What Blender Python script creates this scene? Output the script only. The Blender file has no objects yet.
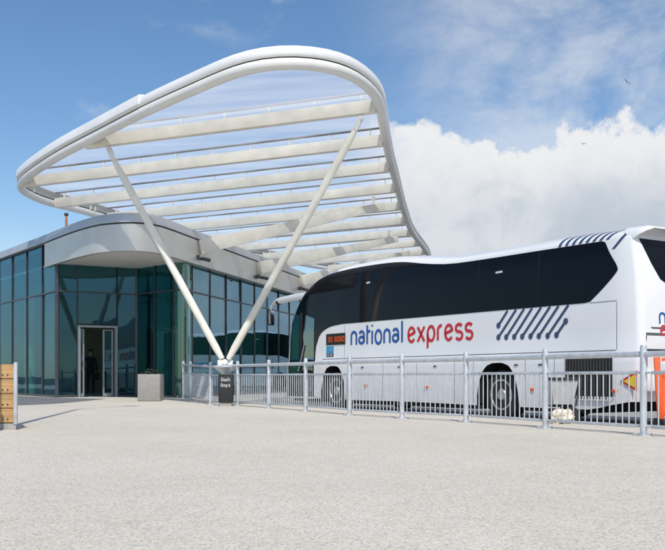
import bpy, bmesh, math, random
from mathutils import Vector, Matrix
random.seed(7)
S = bpy.context.scene
COL = S.collection
R = math.radians
F, CX, HY, CZ = 908.0, 332.5, 377.0, 0.745     # focal length, centre and horizon in photo pixels, eye height

def P(x, y, Y):
    """world point seen at photo pixel x,y at depth Y"""
    return Vector(((x-CX)/F*Y, Y, CZ+(HY-y)/F*Y))
def PX(x, Y): return (x-CX)/F*Y
def smooth(a, b, x):
    t = max(0, min(1, (x-a)/(b-a))); return t*t*(3-2*t)
def interp(tab, x):
    if x <= tab[0][0]: return tab[0][1]
    for (a, va), (b, vb) in zip(tab, tab[1:]):
        if x <= b: return va+(vb-va)*(x-a)/(b-a)
    return tab[-1][1]
def gz(x, y): return 0.1*smooth(24.5, 29, y)*smooth(2, -2.5, x)

# ------------------------------------------------------------------ materials
def mat(name, col, rough=.5, metal=0., var=.08, scale=6., bump=0., coat=0., spec=.5, detail=4, bscale=None):
    m = bpy.data.materials.new(name); m.use_nodes = True
    nt = m.node_tree; b = nt.nodes['Principled BSDF']
    b.inputs['Roughness'].default_value = rough; b.inputs['Metallic'].default_value = metal
    b.inputs['Coat Weight'].default_value = coat; b.inputs['Specular IOR Level'].default_value = spec
    tc = nt.nodes.new('ShaderNodeTexCoord'); n = nt.nodes.new('ShaderNodeTexNoise')
    n.inputs['Scale'].default_value = scale; n.inputs['Detail'].default_value = detail
    nt.links.new(tc.outputs['Object'], n.inputs['Vector'])
    r = nt.nodes.new('ShaderNodeValToRGB')
    r.color_ramp.elements[0].position = .3; r.color_ramp.elements[1].position = .7
    r.color_ramp.elements[0].color = tuple(c*(1-var) for c in col)+(1,)
    r.color_ramp.elements[1].color = tuple(min(1, c*(1+var)) for c in col)+(1,)
    nt.links.new(n.outputs['Fac'], r.inputs['Fac']); nt.links.new(r.outputs['Color'], b.inputs['Base Color'])
    if bump:
        n2 = nt.nodes.new('ShaderNodeTexNoise'); n2.inputs['Scale'].default_value = bscale or scale*4
        n2.inputs['Detail'].default_value = 3
        nt.links.new(tc.outputs['Object'], n2.inputs['Vector'])
        bp = nt.nodes.new('ShaderNodeBump'); bp.inputs['Strength'].default_value = bump; bp.inputs['Distance'].default_value = .01
        nt.links.new(n2.outputs['Fac'], bp.inputs['Height']); nt.links.new(bp.outputs['Normal'], b.inputs['Normal'])
    return m

def glass_mat(name, tint, base=.08, gl=(.9, .95, 1), grazing=.9, power=4.):
    m = bpy.data.materials.new(name); m.use_nodes = True
    nt = m.node_tree; nt.nodes.remove(nt.nodes['Principled BSDF']); out = nt.nodes['Material Output']
    tr = nt.nodes.new('ShaderNodeBsdfTransparent'); tr.inputs[0].default_value = tint+(1,)
    gs = nt.nodes.new('ShaderNodeBsdfGlossy'); gs.inputs['Color'].default_value = gl+(1,); gs.inputs['Roughness'].default_value = .01
    lw = nt.nodes.new('ShaderNodeLayerWeight'); lw.inputs['Blend'].default_value = .5
    pw = nt.nodes.new('ShaderNodeMath'); pw.operation = 'POWER'; pw.inputs[1].default_value = power
    nt.links.new(lw.outputs['Facing'], pw.inputs[0])
    ma = nt.nodes.new('ShaderNodeMath'); ma.operation = 'MULTIPLY_ADD'
    ma.inputs[1].default_value = grazing-base; ma.inputs[2].default_value = base; ma.use_clamp = True
    nt.links.new(pw.outputs[0], ma.inputs[0])
    tc = nt.nodes.new('ShaderNodeTexCoord'); n = nt.nodes.new('ShaderNodeTexNoise'); n.inputs['Scale'].default_value = .8
    nt.links.new(tc.outputs['Object'], n.inputs['Vector'])
    bp = nt.nodes.new('ShaderNodeBump'); bp.inputs['Strength'].default_value = .06; bp.inputs['Distance'].default_value = .05
    nt.links.new(n.outputs['Fac'], bp.inputs['Height']); nt.links.new(bp.outputs['Normal'], gs.inputs['Normal'])
    mx = nt.nodes.new('ShaderNodeMixShader')
    nt.links.new(ma.outputs[0], mx.inputs[0]); nt.links.new(tr.outputs[0], mx.inputs[1]); nt.links.new(gs.outputs[0], mx.inputs[2])
    nt.links.new(mx.outputs[0], out.inputs['Surface'])
    return m

def film_mat():
    m = bpy.data.materials.new('film'); m.use_nodes = True
    nt = m.node_tree; nt.nodes.remove(nt.nodes['Principled BSDF']); out = nt.nodes['Material Output']
    tr = nt.nodes.new('ShaderNodeBsdfTransparent'); tr.inputs[0].default_value = (.97, .98, .99, 1)
    df = nt.nodes.new('ShaderNodeBsdfTranslucent'); df.inputs[0].default_value = (.74, .76, .79, 1)
    gs = nt.nodes.new('ShaderNodeBsdfGlossy'); gs.inputs['Color'].default_value = (.9, .9, .9, 1); gs.inputs['Roughness'].default_value = .08
    tc = nt.nodes.new('ShaderNodeTexCoord'); n = nt.nodes.new('ShaderNodeTexNoise')
    mp = nt.nodes.new('ShaderNodeMapping'); mp.inputs['Rotation'].default_value = (0, 0, R(14.3)); mp.inputs['Scale'].default_value = (.22, 1.3, 1)
    n.inputs['Scale'].default_value = 1.0; n.inputs['Detail'].default_value = 5
    nt.links.new(tc.outputs['Object'], mp.inputs[0]); nt.links.new(mp.outputs[0], n.inputs['Vector'])
    mr = nt.nodes.new('ShaderNodeMapRange'); mr.inputs[1].default_value = .35; mr.inputs[2].default_value = .7
    mr.inputs[3].default_value = .34; mr.inputs[4].default_value = .64
    nt.links.new(n.outputs['Fac'], mr.inputs[0])
    m1 = nt.nodes.new('ShaderNodeMixShader'); m2 = nt.nodes.new('ShaderNodeMixShader')
    nt.links.new(mr.outputs[0], m1.inputs[0]); nt.links.new(tr.outputs[0], m1.inputs[1]); nt.links.new(df.outputs[0], m1.inputs[2])
    m2.inputs[0].default_value = .09; nt.links.new(m1.outputs[0], m2.inputs[1]); nt.links.new(gs.outputs[0], m2.inputs[2])
    nt.links.new(m2.outputs[0], out.inputs['Surface'])
    return m

def paving_mat():
    m = bpy.data.materials.new('resin_bound_gravel'); m.use_nodes = True
    nt = m.node_tree; b = nt.nodes['Principled BSDF']; b.inputs['Roughness'].default_value = .85
    tc = nt.nodes.new('ShaderNodeTexCoord')
    def noise(sc, det, rough=.5):
        n = nt.nodes.new('ShaderNodeTexNoise'); n.inputs['Scale'].default_value = sc; n.inputs['Detail'].default_value = det
        n.inputs['Roughness'].default_value = rough
        nt.links.new(tc.outputs['Object'], n.inputs['Vector']); return n
    v = nt.nodes.new('ShaderNodeTexVoronoi'); v.inputs['Scale'].default_value = 100
    nt.links.new(tc.outputs['Object'], v.inputs['Vector'])
    r = nt.nodes.new('ShaderNodeValToRGB'); cr = r.color_ramp
    cr.elements[0].position = 0; cr.elements[0].color = (.40, .37, .315, 1)
    cr.elements[1].position = 1; cr.elements[1].color = (.80, .74, .63, 1)
    for p, c in ((.25, (.575, .53, .45, 1)), (.5, (.645, .594, .505, 1)), (.75, (.70, .643, .545, 1))):
        e = cr.elements.new(p); e.color = c
    sp = nt.nodes.new('ShaderNodeSeparateColor'); nt.links.new(v.outputs['Color'], sp.inputs[0])
    nt.links.new(sp.outputs[0], r.inputs['Fac'])
    nb = noise(.35, 6, .6); r2 = nt.nodes.new('ShaderNodeValToRGB')
    r2.color_ramp.elements[0].position = .3; r2.color_ramp.elements[0].color = (.89, .885, .88, 1)
    r2.color_ramp.elements[1].position = .65; r2.color_ramp.elements[1].color = (1, 1, 1, 1)
    nt.links.new(nb.outputs['Fac'], r2.inputs['Fac'])
    n3 = noise(3.5, 5, .7); r3 = nt.nodes.new('ShaderNodeValToRGB')
    r3.color_ramp.elements[0].position = .3; r3.color_ramp.elements[0].color = (.94, .94, .93, 1)
    r3.color_ramp.elements[1].position = .6; r3.color_ramp.elements[1].color = (1, 1, 1, 1)
    nt.links.new(n3.outputs['Fac'], r3.inputs['Fac'])
    def mul(a, c):
        x = nt.nodes.new('ShaderNodeMix'); x.data_type = 'RGBA'; x.blend_type = 'MULTIPLY'; x.inputs[0].default_value = 1
        nt.links.new(a, x.inputs[6]); nt.links.new(c, x.inputs[7]); return x.outputs[2]
    n4 = noise(1.9, 2, .5); r4 = nt.nodes.new('ShaderNodeValToRGB')
    r4.color_ramp.elements[0].position = .74; r4.color_ramp.elements[0].color = (1, 1, 1, 1)
    r4.color_ramp.elements[1].position = .80; r4.color_ramp.elements[1].color = (.86, .85, .84, 1)
    nt.links.new(n4.outputs['Fac'], r4.inputs['Fac'])
    nt.links.new(mul(mul(mul(r.outputs[0], r2.outputs[0]), r3.outputs[0]), r4.outputs[0]), b.inputs['Base Color'])
    bp = nt.nodes.new('ShaderNodeBump'); bp.inputs['Strength'].default_value = .5; bp.inputs['Distance'].default_value = .004
    nt.links.new(v.outputs['Distance'], bp.inputs['Height']); bp.invert = True
    nt.links.new(bp.outputs['Normal'], b.inputs['Normal'])
    return m

def wood_mat():
    m = mat('timber', (.50, .30, .13), .65, var=.25, scale=1)
    nt = m.node_tree
    n = [x for x in nt.nodes if x.bl_idname == 'ShaderNodeTexNoise'][0]; tc = [x for x in nt.nodes if x.bl_idname == 'ShaderNodeTexCoord'][0]
    mp = nt.nodes.new('ShaderNodeMapping'); mp.inputs['Scale'].default_value = (1.5, 8, 28)
    nt.links.new(tc.outputs['Object'], mp.inputs[0]); nt.links.new(mp.outputs[0], n.inputs['Vector'])
    n.inputs['Detail'].default_value = 6
    return m

M = {}
M['steel'] = mat('cream_painted_steel', (.80, .76, .655), .42, var=.09, scale=2.5, bump=.08, detail=9)
M['rim'] = mat('white_painted_steel', (.76, .75, .71), .35, var=.05, scale=1.5)
M['fasciawhite'] = mat('white_roof_edge', (.82, .82, .81), .4, var=.05, scale=1)
M['dark'] = mat('black_rubber', (.02, .02, .022), .6, var=.2)
M['anod'] = mat('dark_anodised', (.045, .05, .055), .4, var=.2)
M['rail'] = mat('rail_grey', (.30, .30, .29), .5, var=.5, scale=.8)
M['alu'] = mat('brushed_aluminium', (.64, .62, .575), .40, .55, var=.07, scale=1.2, bump=.03)
M['alucap'] = mat('parapet_sheet', (.55, .56, .56), .45, .45, var=.07, scale=1.2)
M['soffit'] = mat('soffit_board', (.62, .61, .58), .7, var=.05, scale=.7)
M['glass'] = glass_mat('teal_glass', (.50, .76, .73), .12, (.60, .80, 1), .85, 3.2)
M['leftglass'] = glass_mat('green_glass', (.50, .76, .72), .10, (.50, .76, 1), .85, 5.5)
M['doorgrey'] = mat('door_frame_grey', (.30, .31, .32), .4, .5, var=.1)
M['porch'] = glass_mat('porch_glass', (.36, .60, .60), .075, (.40, .72, .95), .8, 4)
M['curved'] = glass_mat('curved_glass', (.60, .78, .72), .10, (.85, .97, .95), .75, 2.5)
M['film'] = film_mat()
M['paving'] = paving_mat()
M['asphalt'] = mat('asphalt', (.13, .13, .13), .9, var=.25, scale=30, bump=.3)
M['bay'] = mat('bay_concrete', (.30, .29, .275), .9, var=.16, scale=3, bump=.2, detail=8)
M['kerb'] = mat('kerb_stone', (.36, .35, .33), .8, var=.12, scale=5)
M['darkpave'] = mat('grey_paving', (.17, .17, .175), .85, var=.15, scale=14, bump=.2)
M['galv'] = mat('galvanised_steel', (.56, .58, .60), .45, .35, var=.14, scale=9, bump=.05)
M['wood'] = wood_mat()
M['concrete'] = mat('concrete', (.36, .345, .32), .85, var=.14, scale=8, bump=.2, detail=8)
M['granite'] = mat('granite', (.30, .28, .26), .7, var=.2, scale=30, bump=.1)
M['white'] = mat('coach_white', (.80, .80, .80), .22, var=.025, scale=.7, coat=.4)
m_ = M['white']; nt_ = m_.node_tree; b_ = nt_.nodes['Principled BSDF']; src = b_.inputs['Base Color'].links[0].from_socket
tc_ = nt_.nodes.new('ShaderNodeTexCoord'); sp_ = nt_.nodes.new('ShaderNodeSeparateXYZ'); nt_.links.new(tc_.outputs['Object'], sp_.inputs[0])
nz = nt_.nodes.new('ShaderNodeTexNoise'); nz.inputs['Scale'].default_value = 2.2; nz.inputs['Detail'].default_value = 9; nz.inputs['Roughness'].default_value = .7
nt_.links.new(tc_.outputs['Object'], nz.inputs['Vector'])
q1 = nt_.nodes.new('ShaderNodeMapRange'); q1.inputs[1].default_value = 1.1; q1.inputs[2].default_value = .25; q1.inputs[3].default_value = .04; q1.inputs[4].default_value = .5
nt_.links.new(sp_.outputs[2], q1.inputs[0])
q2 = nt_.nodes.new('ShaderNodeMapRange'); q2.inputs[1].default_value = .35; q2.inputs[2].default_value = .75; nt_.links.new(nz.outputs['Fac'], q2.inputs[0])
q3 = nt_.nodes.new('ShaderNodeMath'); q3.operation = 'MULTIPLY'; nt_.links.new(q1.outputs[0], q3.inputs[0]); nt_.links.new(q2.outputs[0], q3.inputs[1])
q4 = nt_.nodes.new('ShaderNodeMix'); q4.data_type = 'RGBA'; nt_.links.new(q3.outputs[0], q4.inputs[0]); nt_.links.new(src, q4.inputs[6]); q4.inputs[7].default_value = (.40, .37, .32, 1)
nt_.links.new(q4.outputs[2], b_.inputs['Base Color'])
M['silver'] = mat('silver_trim', (.6, .6, .61), .3, .7, var=.05)
M['busglass'] = mat('black_privacy_glass', (.004, .005, .008), .05, var=.2, scale=1, spec=.17)
M['busglass2'] = glass_mat('door_glass', (.35, .45, .45), .22, (.75, .95, 1), .8, 3)
M['navy'] = mat('navy_vinyl', (.035, .066, .15), .35, var=.08)
M['blue'] = mat('blue_vinyl', (.008, .095, .36), .35, var=.08)
M['red'] = mat('red_vinyl', (.58, .015, .03), .35, var=.08)
M['tyre'] = mat('tyre_rubber', (.02, .02, .02), .8, var=.2, scale=12)
M['chrome'] = mat('polished_rim', (.72, .72, .72), .18, 1., var=.05)
M['rimpaint'] = mat('silver_wheel', (.36, .36, .37), .32, .4, var=.25, scale=8)
M['under'] = mat('underbody', (.012, .012, .013), .8, var=.3)
M['grille'] = mat('grille_grey', (.045, .045, .046), .6, var=.2, scale=10)
M['amber'] = mat('amber_lens', (.75, .12, .03), .3, var=.1)
M['redlens'] = mat('red_lens', (.5, .015, .015), .25, var=.1)
M['yellow'] = mat('yellow_vinyl', (.85, .62, .03), .4, var=.05)
M['sticker'] = mat('sky_blue_sticker', (.05, .32, .60), .4, var=.1)
M['orange'] = mat('orange_plastic', (.85, .12, .025), .45, var=.08, scale=3)
M['reflect'] = mat('reflective_sheet', (.62, .62, .64), .3, var=.1, scale=20)
M['seam'] = mat('panel_gap', (.10, .10, .105), .6, var=.1)
M['tub'] = mat('pale_tub', (.72, .72, .72), .5, var=.1)
M['rock'] = mat('pale_stone', (.68, .60, .48), .8, var=.15, scale=9, bump=.3)
M['brick'] = mat('brick_red_paint', (.45, .15, .08), .7, var=.15)
M['floor'] = mat('terrazzo', (.24, .235, .23), .4, var=.1)
M['brown'] = mat('brown_panel', (.20, .085, .04), .6, var=.2, scale=2)
M['wall'] = mat('interior_wall', (.45, .50, .47), .8, var=.1, scale=.4)
M['col'] = mat('interior_column', (.42, .47, .45), .6, var=.05)
M['cloth'] = mat('dark_cloth', (.018, .018, .022), .9, var=.3, scale=8)
M['skin'] = mat('skin', (.42, .25, .18), .55, var=.08)
M['hair'] = mat('hair', (.02, .014, .01), .6, var=.3, scale=40)
M['leaf'] = mat('leaf', (.02, .04, .02), .6, var=.4, scale=9)
M['leaf2'] = mat('tree_leaf', (.05, .085, .03), .7, var=.5, scale=.6)
M['soil'] = mat('soil', (.05, .035, .025), .95, var=.3, scale=20)
M['seat'] = mat('seat_fabric', (.03, .05, .12), .9, var=.2)
M['gull'] = mat('gull_feather', (.30, .30, .32), .8, var=.2)
M['letterwhite'] = mat('white_print', (.42, .42, .42), .5, var=.03)
m = M['led'] = mat('amber_led', (.45, .06, .01), .5)
m.node_tree.nodes['Principled BSDF'].inputs['Emission Color'].default_value = (1, .13, .015, 1)
m.node_tree.nodes['Principled BSDF'].inputs['Emission Strength'].default_value = .2

# ------------------------------------------------------------------ mesh helpers
class MB:
    def __init__(s): s.bm = bmesh.new()
    def box(s, c, d, rz=0., bev=0., ry=0., rx=0., mi=0):
        g = bmesh.new(); bmesh.ops.create_cube(g, size=1)
        bmesh.ops.scale(g, vec=Vector(d), verts=g.verts)
        if bev: bmesh.ops.bevel(g, geom=g.edges[:], offset=bev, segments=2, affect='EDGES', profile=.5)
        g.transform(Matrix.Translation(Vector(c)) @ Matrix.Rotation(rz, 4, 'Z') @ Matrix.Rotation(ry, 4, 'Y') @ Matrix.Rotation(rx, 4, 'X'))
        s.add(g, mi); return s
    def add(s, g, mi=0):
        for f in g.faces: f.material_index = mi
        me = bpy.data.meshes.new('t'); g.to_mesh(me); g.free(); s.bm.from_mesh(me); bpy.data.meshes.remove(me)
    def tube(s, p0, p1, r, r1=None, n=16, mi=0):
        return s.sweep([p0, p1], r, n, r_end=r1, mi=mi)
    def sweep(s, pts, r, n=12, r_end=None, closed=False, mi=0):
        pts = [Vector(p) for p in pts]; N = len(pts); rings = []; ref = None
        for i, p in enumerate(pts):
            a = pts[(i-1) % N] if (closed or i > 0) else p
            b = pts[(i+1) % N] if (closed or i < N-1) else p
            t = (b-a).normalized()
            if ref is None:
                ref = Vector((0, 0, 1)) if abs(t.z) < .9 else Vector((1, 0, 0))
            x = (ref - t*ref.dot(t)).normalized(); y = t.cross(x); ref = x
            rr = r if not callable(r) else r(i/(max(1, N-1)))
            if r_end is not None: rr = r+(r_end-r)*i/(N-1)
            rings.append([s.bm.verts.new(p + (x*math.cos(2*math.pi*k/n)+y*math.sin(2*math.pi*k/n))*rr) for k in range(n)])
        for i in range(N if closed else N-1):
            A, B = rings[i], rings[(i+1) % N]
            for k in range(n):
                f = s.bm.faces.new((A[k], A[(k+1) % n], B[(k+1) % n], B[k])); f.smooth = True; f.material_index = mi
        if not closed:
            for rg in (rings[0][::-1], rings[-1]):
                f = s.bm.faces.new(rg); f.material_index = mi
        return s
    def lathe(s, prof, c=(0, 0, 0), axis='Z', n=32, mi=0, smooth_=True):
        """profile (r, h) turned about an axis through c"""
        rings = []; c = Vector(c)
        for r, h in prof:
            ring = []
            for k in range(n):
                a = 2*math.pi*k/n; u, v = r*math.cos(a), r*math.sin(a)
                q = Vector((u, v, h)) if axis == 'Z' else (Vector((u, h, v)) if axis == 'Y' else Vector((h, u, v)))
                ring.append(s.bm.verts.new(c+q))
            rings.append(ring)
        for A, B in zip(rings, rings[1:]):
            for k in range(n):
                f = s.bm.faces.new((A[k], A[(k+1) % n], B[(k+1) % n], B[k])); f.smooth = smooth_; f.material_index = mi
        for rg in (rings[0][::-1], rings[-1]):
            f = s.bm.faces.new(rg); f.material_index = mi
        return s
    def prism(s, poly, z0, z1, mi=0):
        """plan polygon extruded between heights (numbers or functions of x,y)"""
        f0 = z0 if callable(z0) else (lambda x, y: z0); f1 = z1 if callable(z1) else (lambda x, y: z1)
        lo = [s.bm.verts.new((x, y, f0(x, y))) for x, y in poly]; hi = [s.bm.verts.new((x, y, f1(x, y))) for x, y in poly]
        n = len(poly); fs = [s.bm.faces.new(lo[::-1]), s.bm.faces.new(hi)]
        for i in range(n): fs.append(s.bm.faces.new((lo[i], lo[(i+1) % n], hi[(i+1) % n], hi[i])))
        for f in fs: f.material_index = mi
        return s
    def slab(s, p0, p1, z0, z1, th, mi=0, off=0.):
        """upright plate on the plan segment p0-p1"""
        a = Vector((p0[0], p0[1])); b = Vector((p1[0], p1[1])); d = (b-a).normalized(); n = Vector((-d.y, d.x))
        A0, A1, B0, B1 = a+n*(off-th/2), a+n*(off+th/2), b+n*(off-th/2), b+n*(off+th/2)
        return s.prism([A0, B0, B1, A1], z0, z1, mi)
    def profile_sweep(s, pts, outs, prof, closed=True, smooth_=True):
        """sweep an (out, up) profile along pts with plan outward normals"""
        rings = [[s.bm.verts.new(Vector(p)+Vector((o[0], o[1], 0))*a+Vector((0, 0, b))) for a, b in prof] for p, o in zip(pts, outs)]
        N, n = len(rings), len(prof)
        for i in range(N if closed else N-1):
            A, B = rings[i], rings[(i+1) % N]
            for k in range(n):
                f = s.bm.faces.new((A[k], A[(k+1) % n], B[(k+1) % n], B[k])); f.smooth = smooth_
        if not closed: s.bm.faces.new(rings[0][::-1]); s.bm.faces.new(rings[-1])
        return s
    def build(s, name, material, parent=None, sharp=35., fix=True):
        if fix: bmesh.ops.recalc_face_normals(s.bm, faces=s.bm.faces[:])
        me = bpy.data.meshes.new(name); s.bm.to_mesh(me); s.bm.free()
        for mm in (material if isinstance(material, (list, tuple)) else [material]): me.materials.append(mm)
        try: me.set_sharp_from_angle(angle=R(sharp))
        except Exception: pass
        o = bpy.data.objects.new(name, me); COL.objects.link(o)
        if parent is not None: adopt(o, parent)
        return o

LOC = {}
def world_of(o):
    mtx = o.matrix_basis.copy()
    while o.parent:
        mtx = o.parent.matrix_basis @ o.matrix_parent_inverse @ mtx; o = o.parent
    return mtx
def adopt(o, parent, local=False):
    o.parent = parent
    if not local: o.matrix_parent_inverse = world_of(parent).inverted()
def tag(o, label, cat, group=None, kind=None):
    if label: o['label'] = label
    if cat: o['category'] = cat
    if group: o['group'] = group
    if kind: o['kind'] = kind
    return o
def thing(name, loc, label, cat, rz=0., group=None):
    o = bpy.data.objects.new(name, None); COL.objects.link(o)
    o.location = loc; o.rotation_euler = (0, 0, rz); o.empty_display_size = .3
    return tag(o, label, cat, group)
def struct(o): o['kind'] = 'structure'; return o
def kids(o): return [c for c in bpy.data.objects if c.parent == o]
def copy_tree(o, parent=None, skip=()):
    c = o.copy(); COL.objects.link(c); c.parent = parent
    for ch in kids(o):
        if ch.name.split('.')[0] not in skip: copy_tree(ch, c, skip)
    return c
def catmull(pts, n=8, closed=False):
    out = []; N = len(pts)
    for i in range(N if closed else N-1):
        g = lambda k: Vector(pts[k % N]) if closed else Vector(pts[max(0, min(N-1, k))])
        p0, p1, p2, p3 = g(i-1), g(i), g(i+1), g(i+2)
        for k in range(n):
            t = k/n
            out.append(.5*((2*p1)+(p2-p0)*t+(2*p0-5*p1+4*p2-p3)*t*t+(3*p1-p0-3*p2+p3)*t**3))
    if not closed: out.append(Vector(pts[-1]))
    return out
def resample(pts, step, closed=False):
    pts = list(pts)+([pts[0]] if closed else [])
    out = [pts[0]]; acc = 0.
    for a, b in zip(pts, pts[1:]):
        L = (b-a).length
        while L > 0 and acc+L >= step:
            t = (step-acc)/L; a = a+(b-a)*t; out.append(a.copy()); L = (b-a).length; acc = 0.
        acc += L
    return out

# ================================================================== ground
b = MB(); b.prism([(-3000, -3000), (3000, -3000), (3000, 3000), (-3000, 3000)], -.6, -.13)
struct(b.build('ground', M['asphalt']))

# the coach frame: origin at the coach's front left corner, x to its rear, y across to its far side
BF = Vector((-1.373, 25.5, 0)); BX = Vector((.5398, -.8418, 0)); BYv = Vector((.8418, .5398, 0)); BROT = math.atan2(-.8418, .5398)
def bw(s, y=0., z=0.): return BF+BX*s+BYv*y+Vector((0, 0, z))

# plaza of pale gravel paving, its edge a kerb along the coach bay
k0 = bw(24, -.95); k1 = bw(-1.2, -.95)
edge = [Vector((k0.x, k0.y)), Vector((k1.x, k1.y))]
poly = [(-90, -40), (40, -40), (k0.x+3, k0.y-4), (k0.x, k0.y), (k1.x, k1.y), (-2.2, 27.5), (1.5, 42), (6, 60), (-90, 60)]
b = MB()
f = b.bm.faces.new([b.bm.verts.new((x, y, 0)) for x, y in poly])
bmesh.ops.triangulate(b.bm, faces=[f])
for yy in [22+.5*i for i in range(20)]+[32, 36]:
    bmesh.ops.bisect_plane(b.bm, geom=b.bm.verts[:]+b.bm.edges[:]+b.bm.faces[:], plane_co=(0, yy, 0), plane_no=(0, 1, 0))
for xx in (-30, -10, -2.5, -1, 0, 1, 2):
    bmesh.ops.bisect_plane(b.bm, geom=b.bm.verts[:]+b.bm.edges[:]+b.bm.faces[:], plane_co=(xx, 0, 0), plane_no=(1, 0, 0))
ex = bmesh.ops.extrude_face_region(b.bm, geom=b.bm.faces[:])
low = [v for v in ex['geom'] if isinstance(v, bmesh.types.BMVert)]
lowset = set(low)
for v in b.bm.verts: v.co.z = gz(v.co.x, v.co.y) if v not in lowset else -.4
struct(b.build('plaza', M['paving']))
# kerb stones along the bay
b = MB()
for i in range(26):
    a = bw(-1.2+i*.95, -.9); c = bw(-1.2+i*.95+.94, -.9)
    b.slab(a, c, -.4, .004, .11)
struct(b.build('kerb', M['kerb']))
b = MB(); b.prism([tuple(bw(26, -.83)[:2]), tuple(bw(26, 16)[:2]), tuple(bw(-6, 16)[:2]), tuple(bw(-1.4, -.83)[:2])], -.3, -.126)
struct(b.build('bus_bay', M['bay']))
# darker path beside the terminal
b = MB()
pp = [(-24, 46), (-8.55, 28.25), (-6.9, 27.6), (-7.7, 25.0), (-8.6, 23.2), (-40, 22.5)]
f = b.bm.faces.new([b.bm.verts.new((x, y, 0)) for x, y in pp]); bmesh.ops.triangulate(b.bm, faces=[f])
for yy in [23+.5*i for i in range(16)]:
    bmesh.ops.bisect_plane(b.bm, geom=b.bm.verts[:]+b.bm.edges[:]+b.bm.faces[:], plane_co=(0, yy, 0), plane_no=(0, 1, 0))
for v in b.bm.verts: v.co.z = gz(v.co.x, v.co.y)+.005
struct(b.build('path', M['darkpave']))

# ================================================================== terminal building
GB = .09
TB = thing('terminal_building', (-8, 33, 0), 'low glass terminal with a rounded aluminium fascia over its open doorway', 'building')
front = [(-20.5, 45.2), (-16, 38.9), (-12.4, 33.8), (-9.5, 29.8), (-8.6, 28.5), (-7.6, 27.1), (-6.75, 26.1), (-6.25, 25.75), (-5.75, 25.6), (-5.35, 25.7), (-5.08, 26.05), (-4.85, 26.7), (-4.28, 28.9), (-3.0, 33.75), (-1.65, 38.9), (.4, 46.7), (2, 53)]
fr = [v for v in catmull([Vector(p) for p in front], 6)]
def outward(pts, closed=False, sign=1):
    N = len(pts); o = []
    for i in range(N):
        a = pts[(i-1) % N] if (closed or i) else pts[0]; c = pts[(i+1) % N] if (closed or i < N-1) else pts[-1]
        t = (c-a); t = Vector((t.x, t.y)).normalized(); o.append(Vector((t.y, -t.x))*sign)
    return o
outs = outward(fr)                         # path runs left to right, outward is towards the viewer
def strip(i0, i1, prof, name, material, sub=None):
    b = MB(); b.profile_sweep([Vector((p.x, p.y, 0)) for p in fr[i0:i1]], outs[i0:i1], prof, closed=False)
    o = b.build(name, material, TB); return o
NF = len(fr)
i_f = min(range(NF), key=lambda i: abs(fr[i].x+9.35) + (0 if fr[i].y < 31 else 9))
strip(i_f, NF, [(-.02, 4.29), (.10, 4.29), (.10, 5.05), (-.02, 5.05)], 'fascia', M['alu'])
strip(0, NF, [(-.06, 5.052), (.05, 5.052), (.05, 5.098), (-.06, 5.098)], 'shadow_gap', M['anod'])
strip(0, NF, [(-.3, 5.10), (.11, 5.10), (.11, 5.14), (.03, 5.37), (-.3, 5.40)], 'parapet_cap', M['alucap'])
inner = [(p.x-o.x*.29, p.y-o.y*.29) for p, o in zip(fr, outs)]
back = [(2, 62), (-24, 62)]
b = MB(); b.prism(inner+back, 4.98, 5.2); b.build('roof', M['alucap'], TB)
inner2 = [(p.x-o.x*.03, p.y-o.y*.03) for p, o in zip(fr, outs)]
b = MB(); b.prism([q for q in inner2]+[(1.9, 61), (-23.5, 61)], 4.32, 4.40); b.build('soffit', M['soffit'], TB)
b = MB(); b.prism([(-20.3, 45.4), (-8.7, 28.75), (-6.44, 29.85), (-4.75, 28.6), (1.7, 53), (1.9, 61), (-23.5, 61)], -.2, GB+.012); b.build('floor_slab', M['floor'], TB)
# glazing
def gpane(p0, p1, z0, z1, name='glass_pane', m='glass', th=.02):
    a = Vector(p0[:2]); c = Vector(p1[:2]); d = (c-a).normalized()*.028
    b = MB(); b.slab(a+d, c-d, z0+.025, z1-.025, th)
    t = (c-a).normalized(); n = Vector((-t.y, t.x, 0)); j = [random.uniform(-.011, .011) for _ in range(3)]; L = (c-a).length
    for v in b.bm.verts:                        # panes never sit perfectly true in their frames
        k = (Vector((v.co.x, v.co.y))-a).dot(t)/L; h = (v.co.z-z0)/(z1-z0); v.co += n*(j[0]*k+j[1]*h+j[2]*.3)
    b.build(name, M[m], TB)
def mull(p, z0, z1, w=.032, d=.09, ang=0.):
    MB().box((p[0], p[1], (z0+z1)/2), (w, d, z1-z0), ang).build('mullion', M['anod'], TB)
def transom(p0, p1, z, h=.045, d=.08):
    MB().slab(p0, p1, z-h/2, z+h/2, d).build('transom', M['anod'], TB)
def run(p0, p1, n, ztop, zs=(3.46,), base=GB, skip=(), mm='glass', first=True, last=True, **mk):
    a = Vector(p0[:2]); c = Vector(p1[:2]); d = c-a; ang = math.atan2(d.y, d.x)
    for i in range(n):
        q0, q1 = a+d*i/n, a+d*(i+1)/n
        lv = [base]+[z for z in zs]+[ztop]
        for z0, z1 in zip(lv, lv[1:]):
            if (i, z0) in skip: continue
            gpane(q0, q1, z0, z1, m=mm)
        if i or first: mull(q0, base, ztop, ang=ang, **mk)
    if last: mull(c, base, ztop, ang=ang, **mk)
    for z in zs: transom(p0, p1, z)
    transom(p0, p1, base+.04, .08)
# left facade
Lp = [Vector(p) for p in ((-20.5, 45.2), (-16, 38.9), (-12.4, 33.8), (-9.52, 29.86), (-8.68, 28.62))]
run(Lp[0], Lp[1], 4, 5.05, mm='leftglass', last=False); run(Lp[1], Lp[2], 4, 5.05, mm='leftglass', last=False); run(Lp[2], Lp[3], 3, 5.05, mm='leftglass')
run(Lp[3], Lp[4], 1, 4.31, mm='leftglass', first=False)
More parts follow.
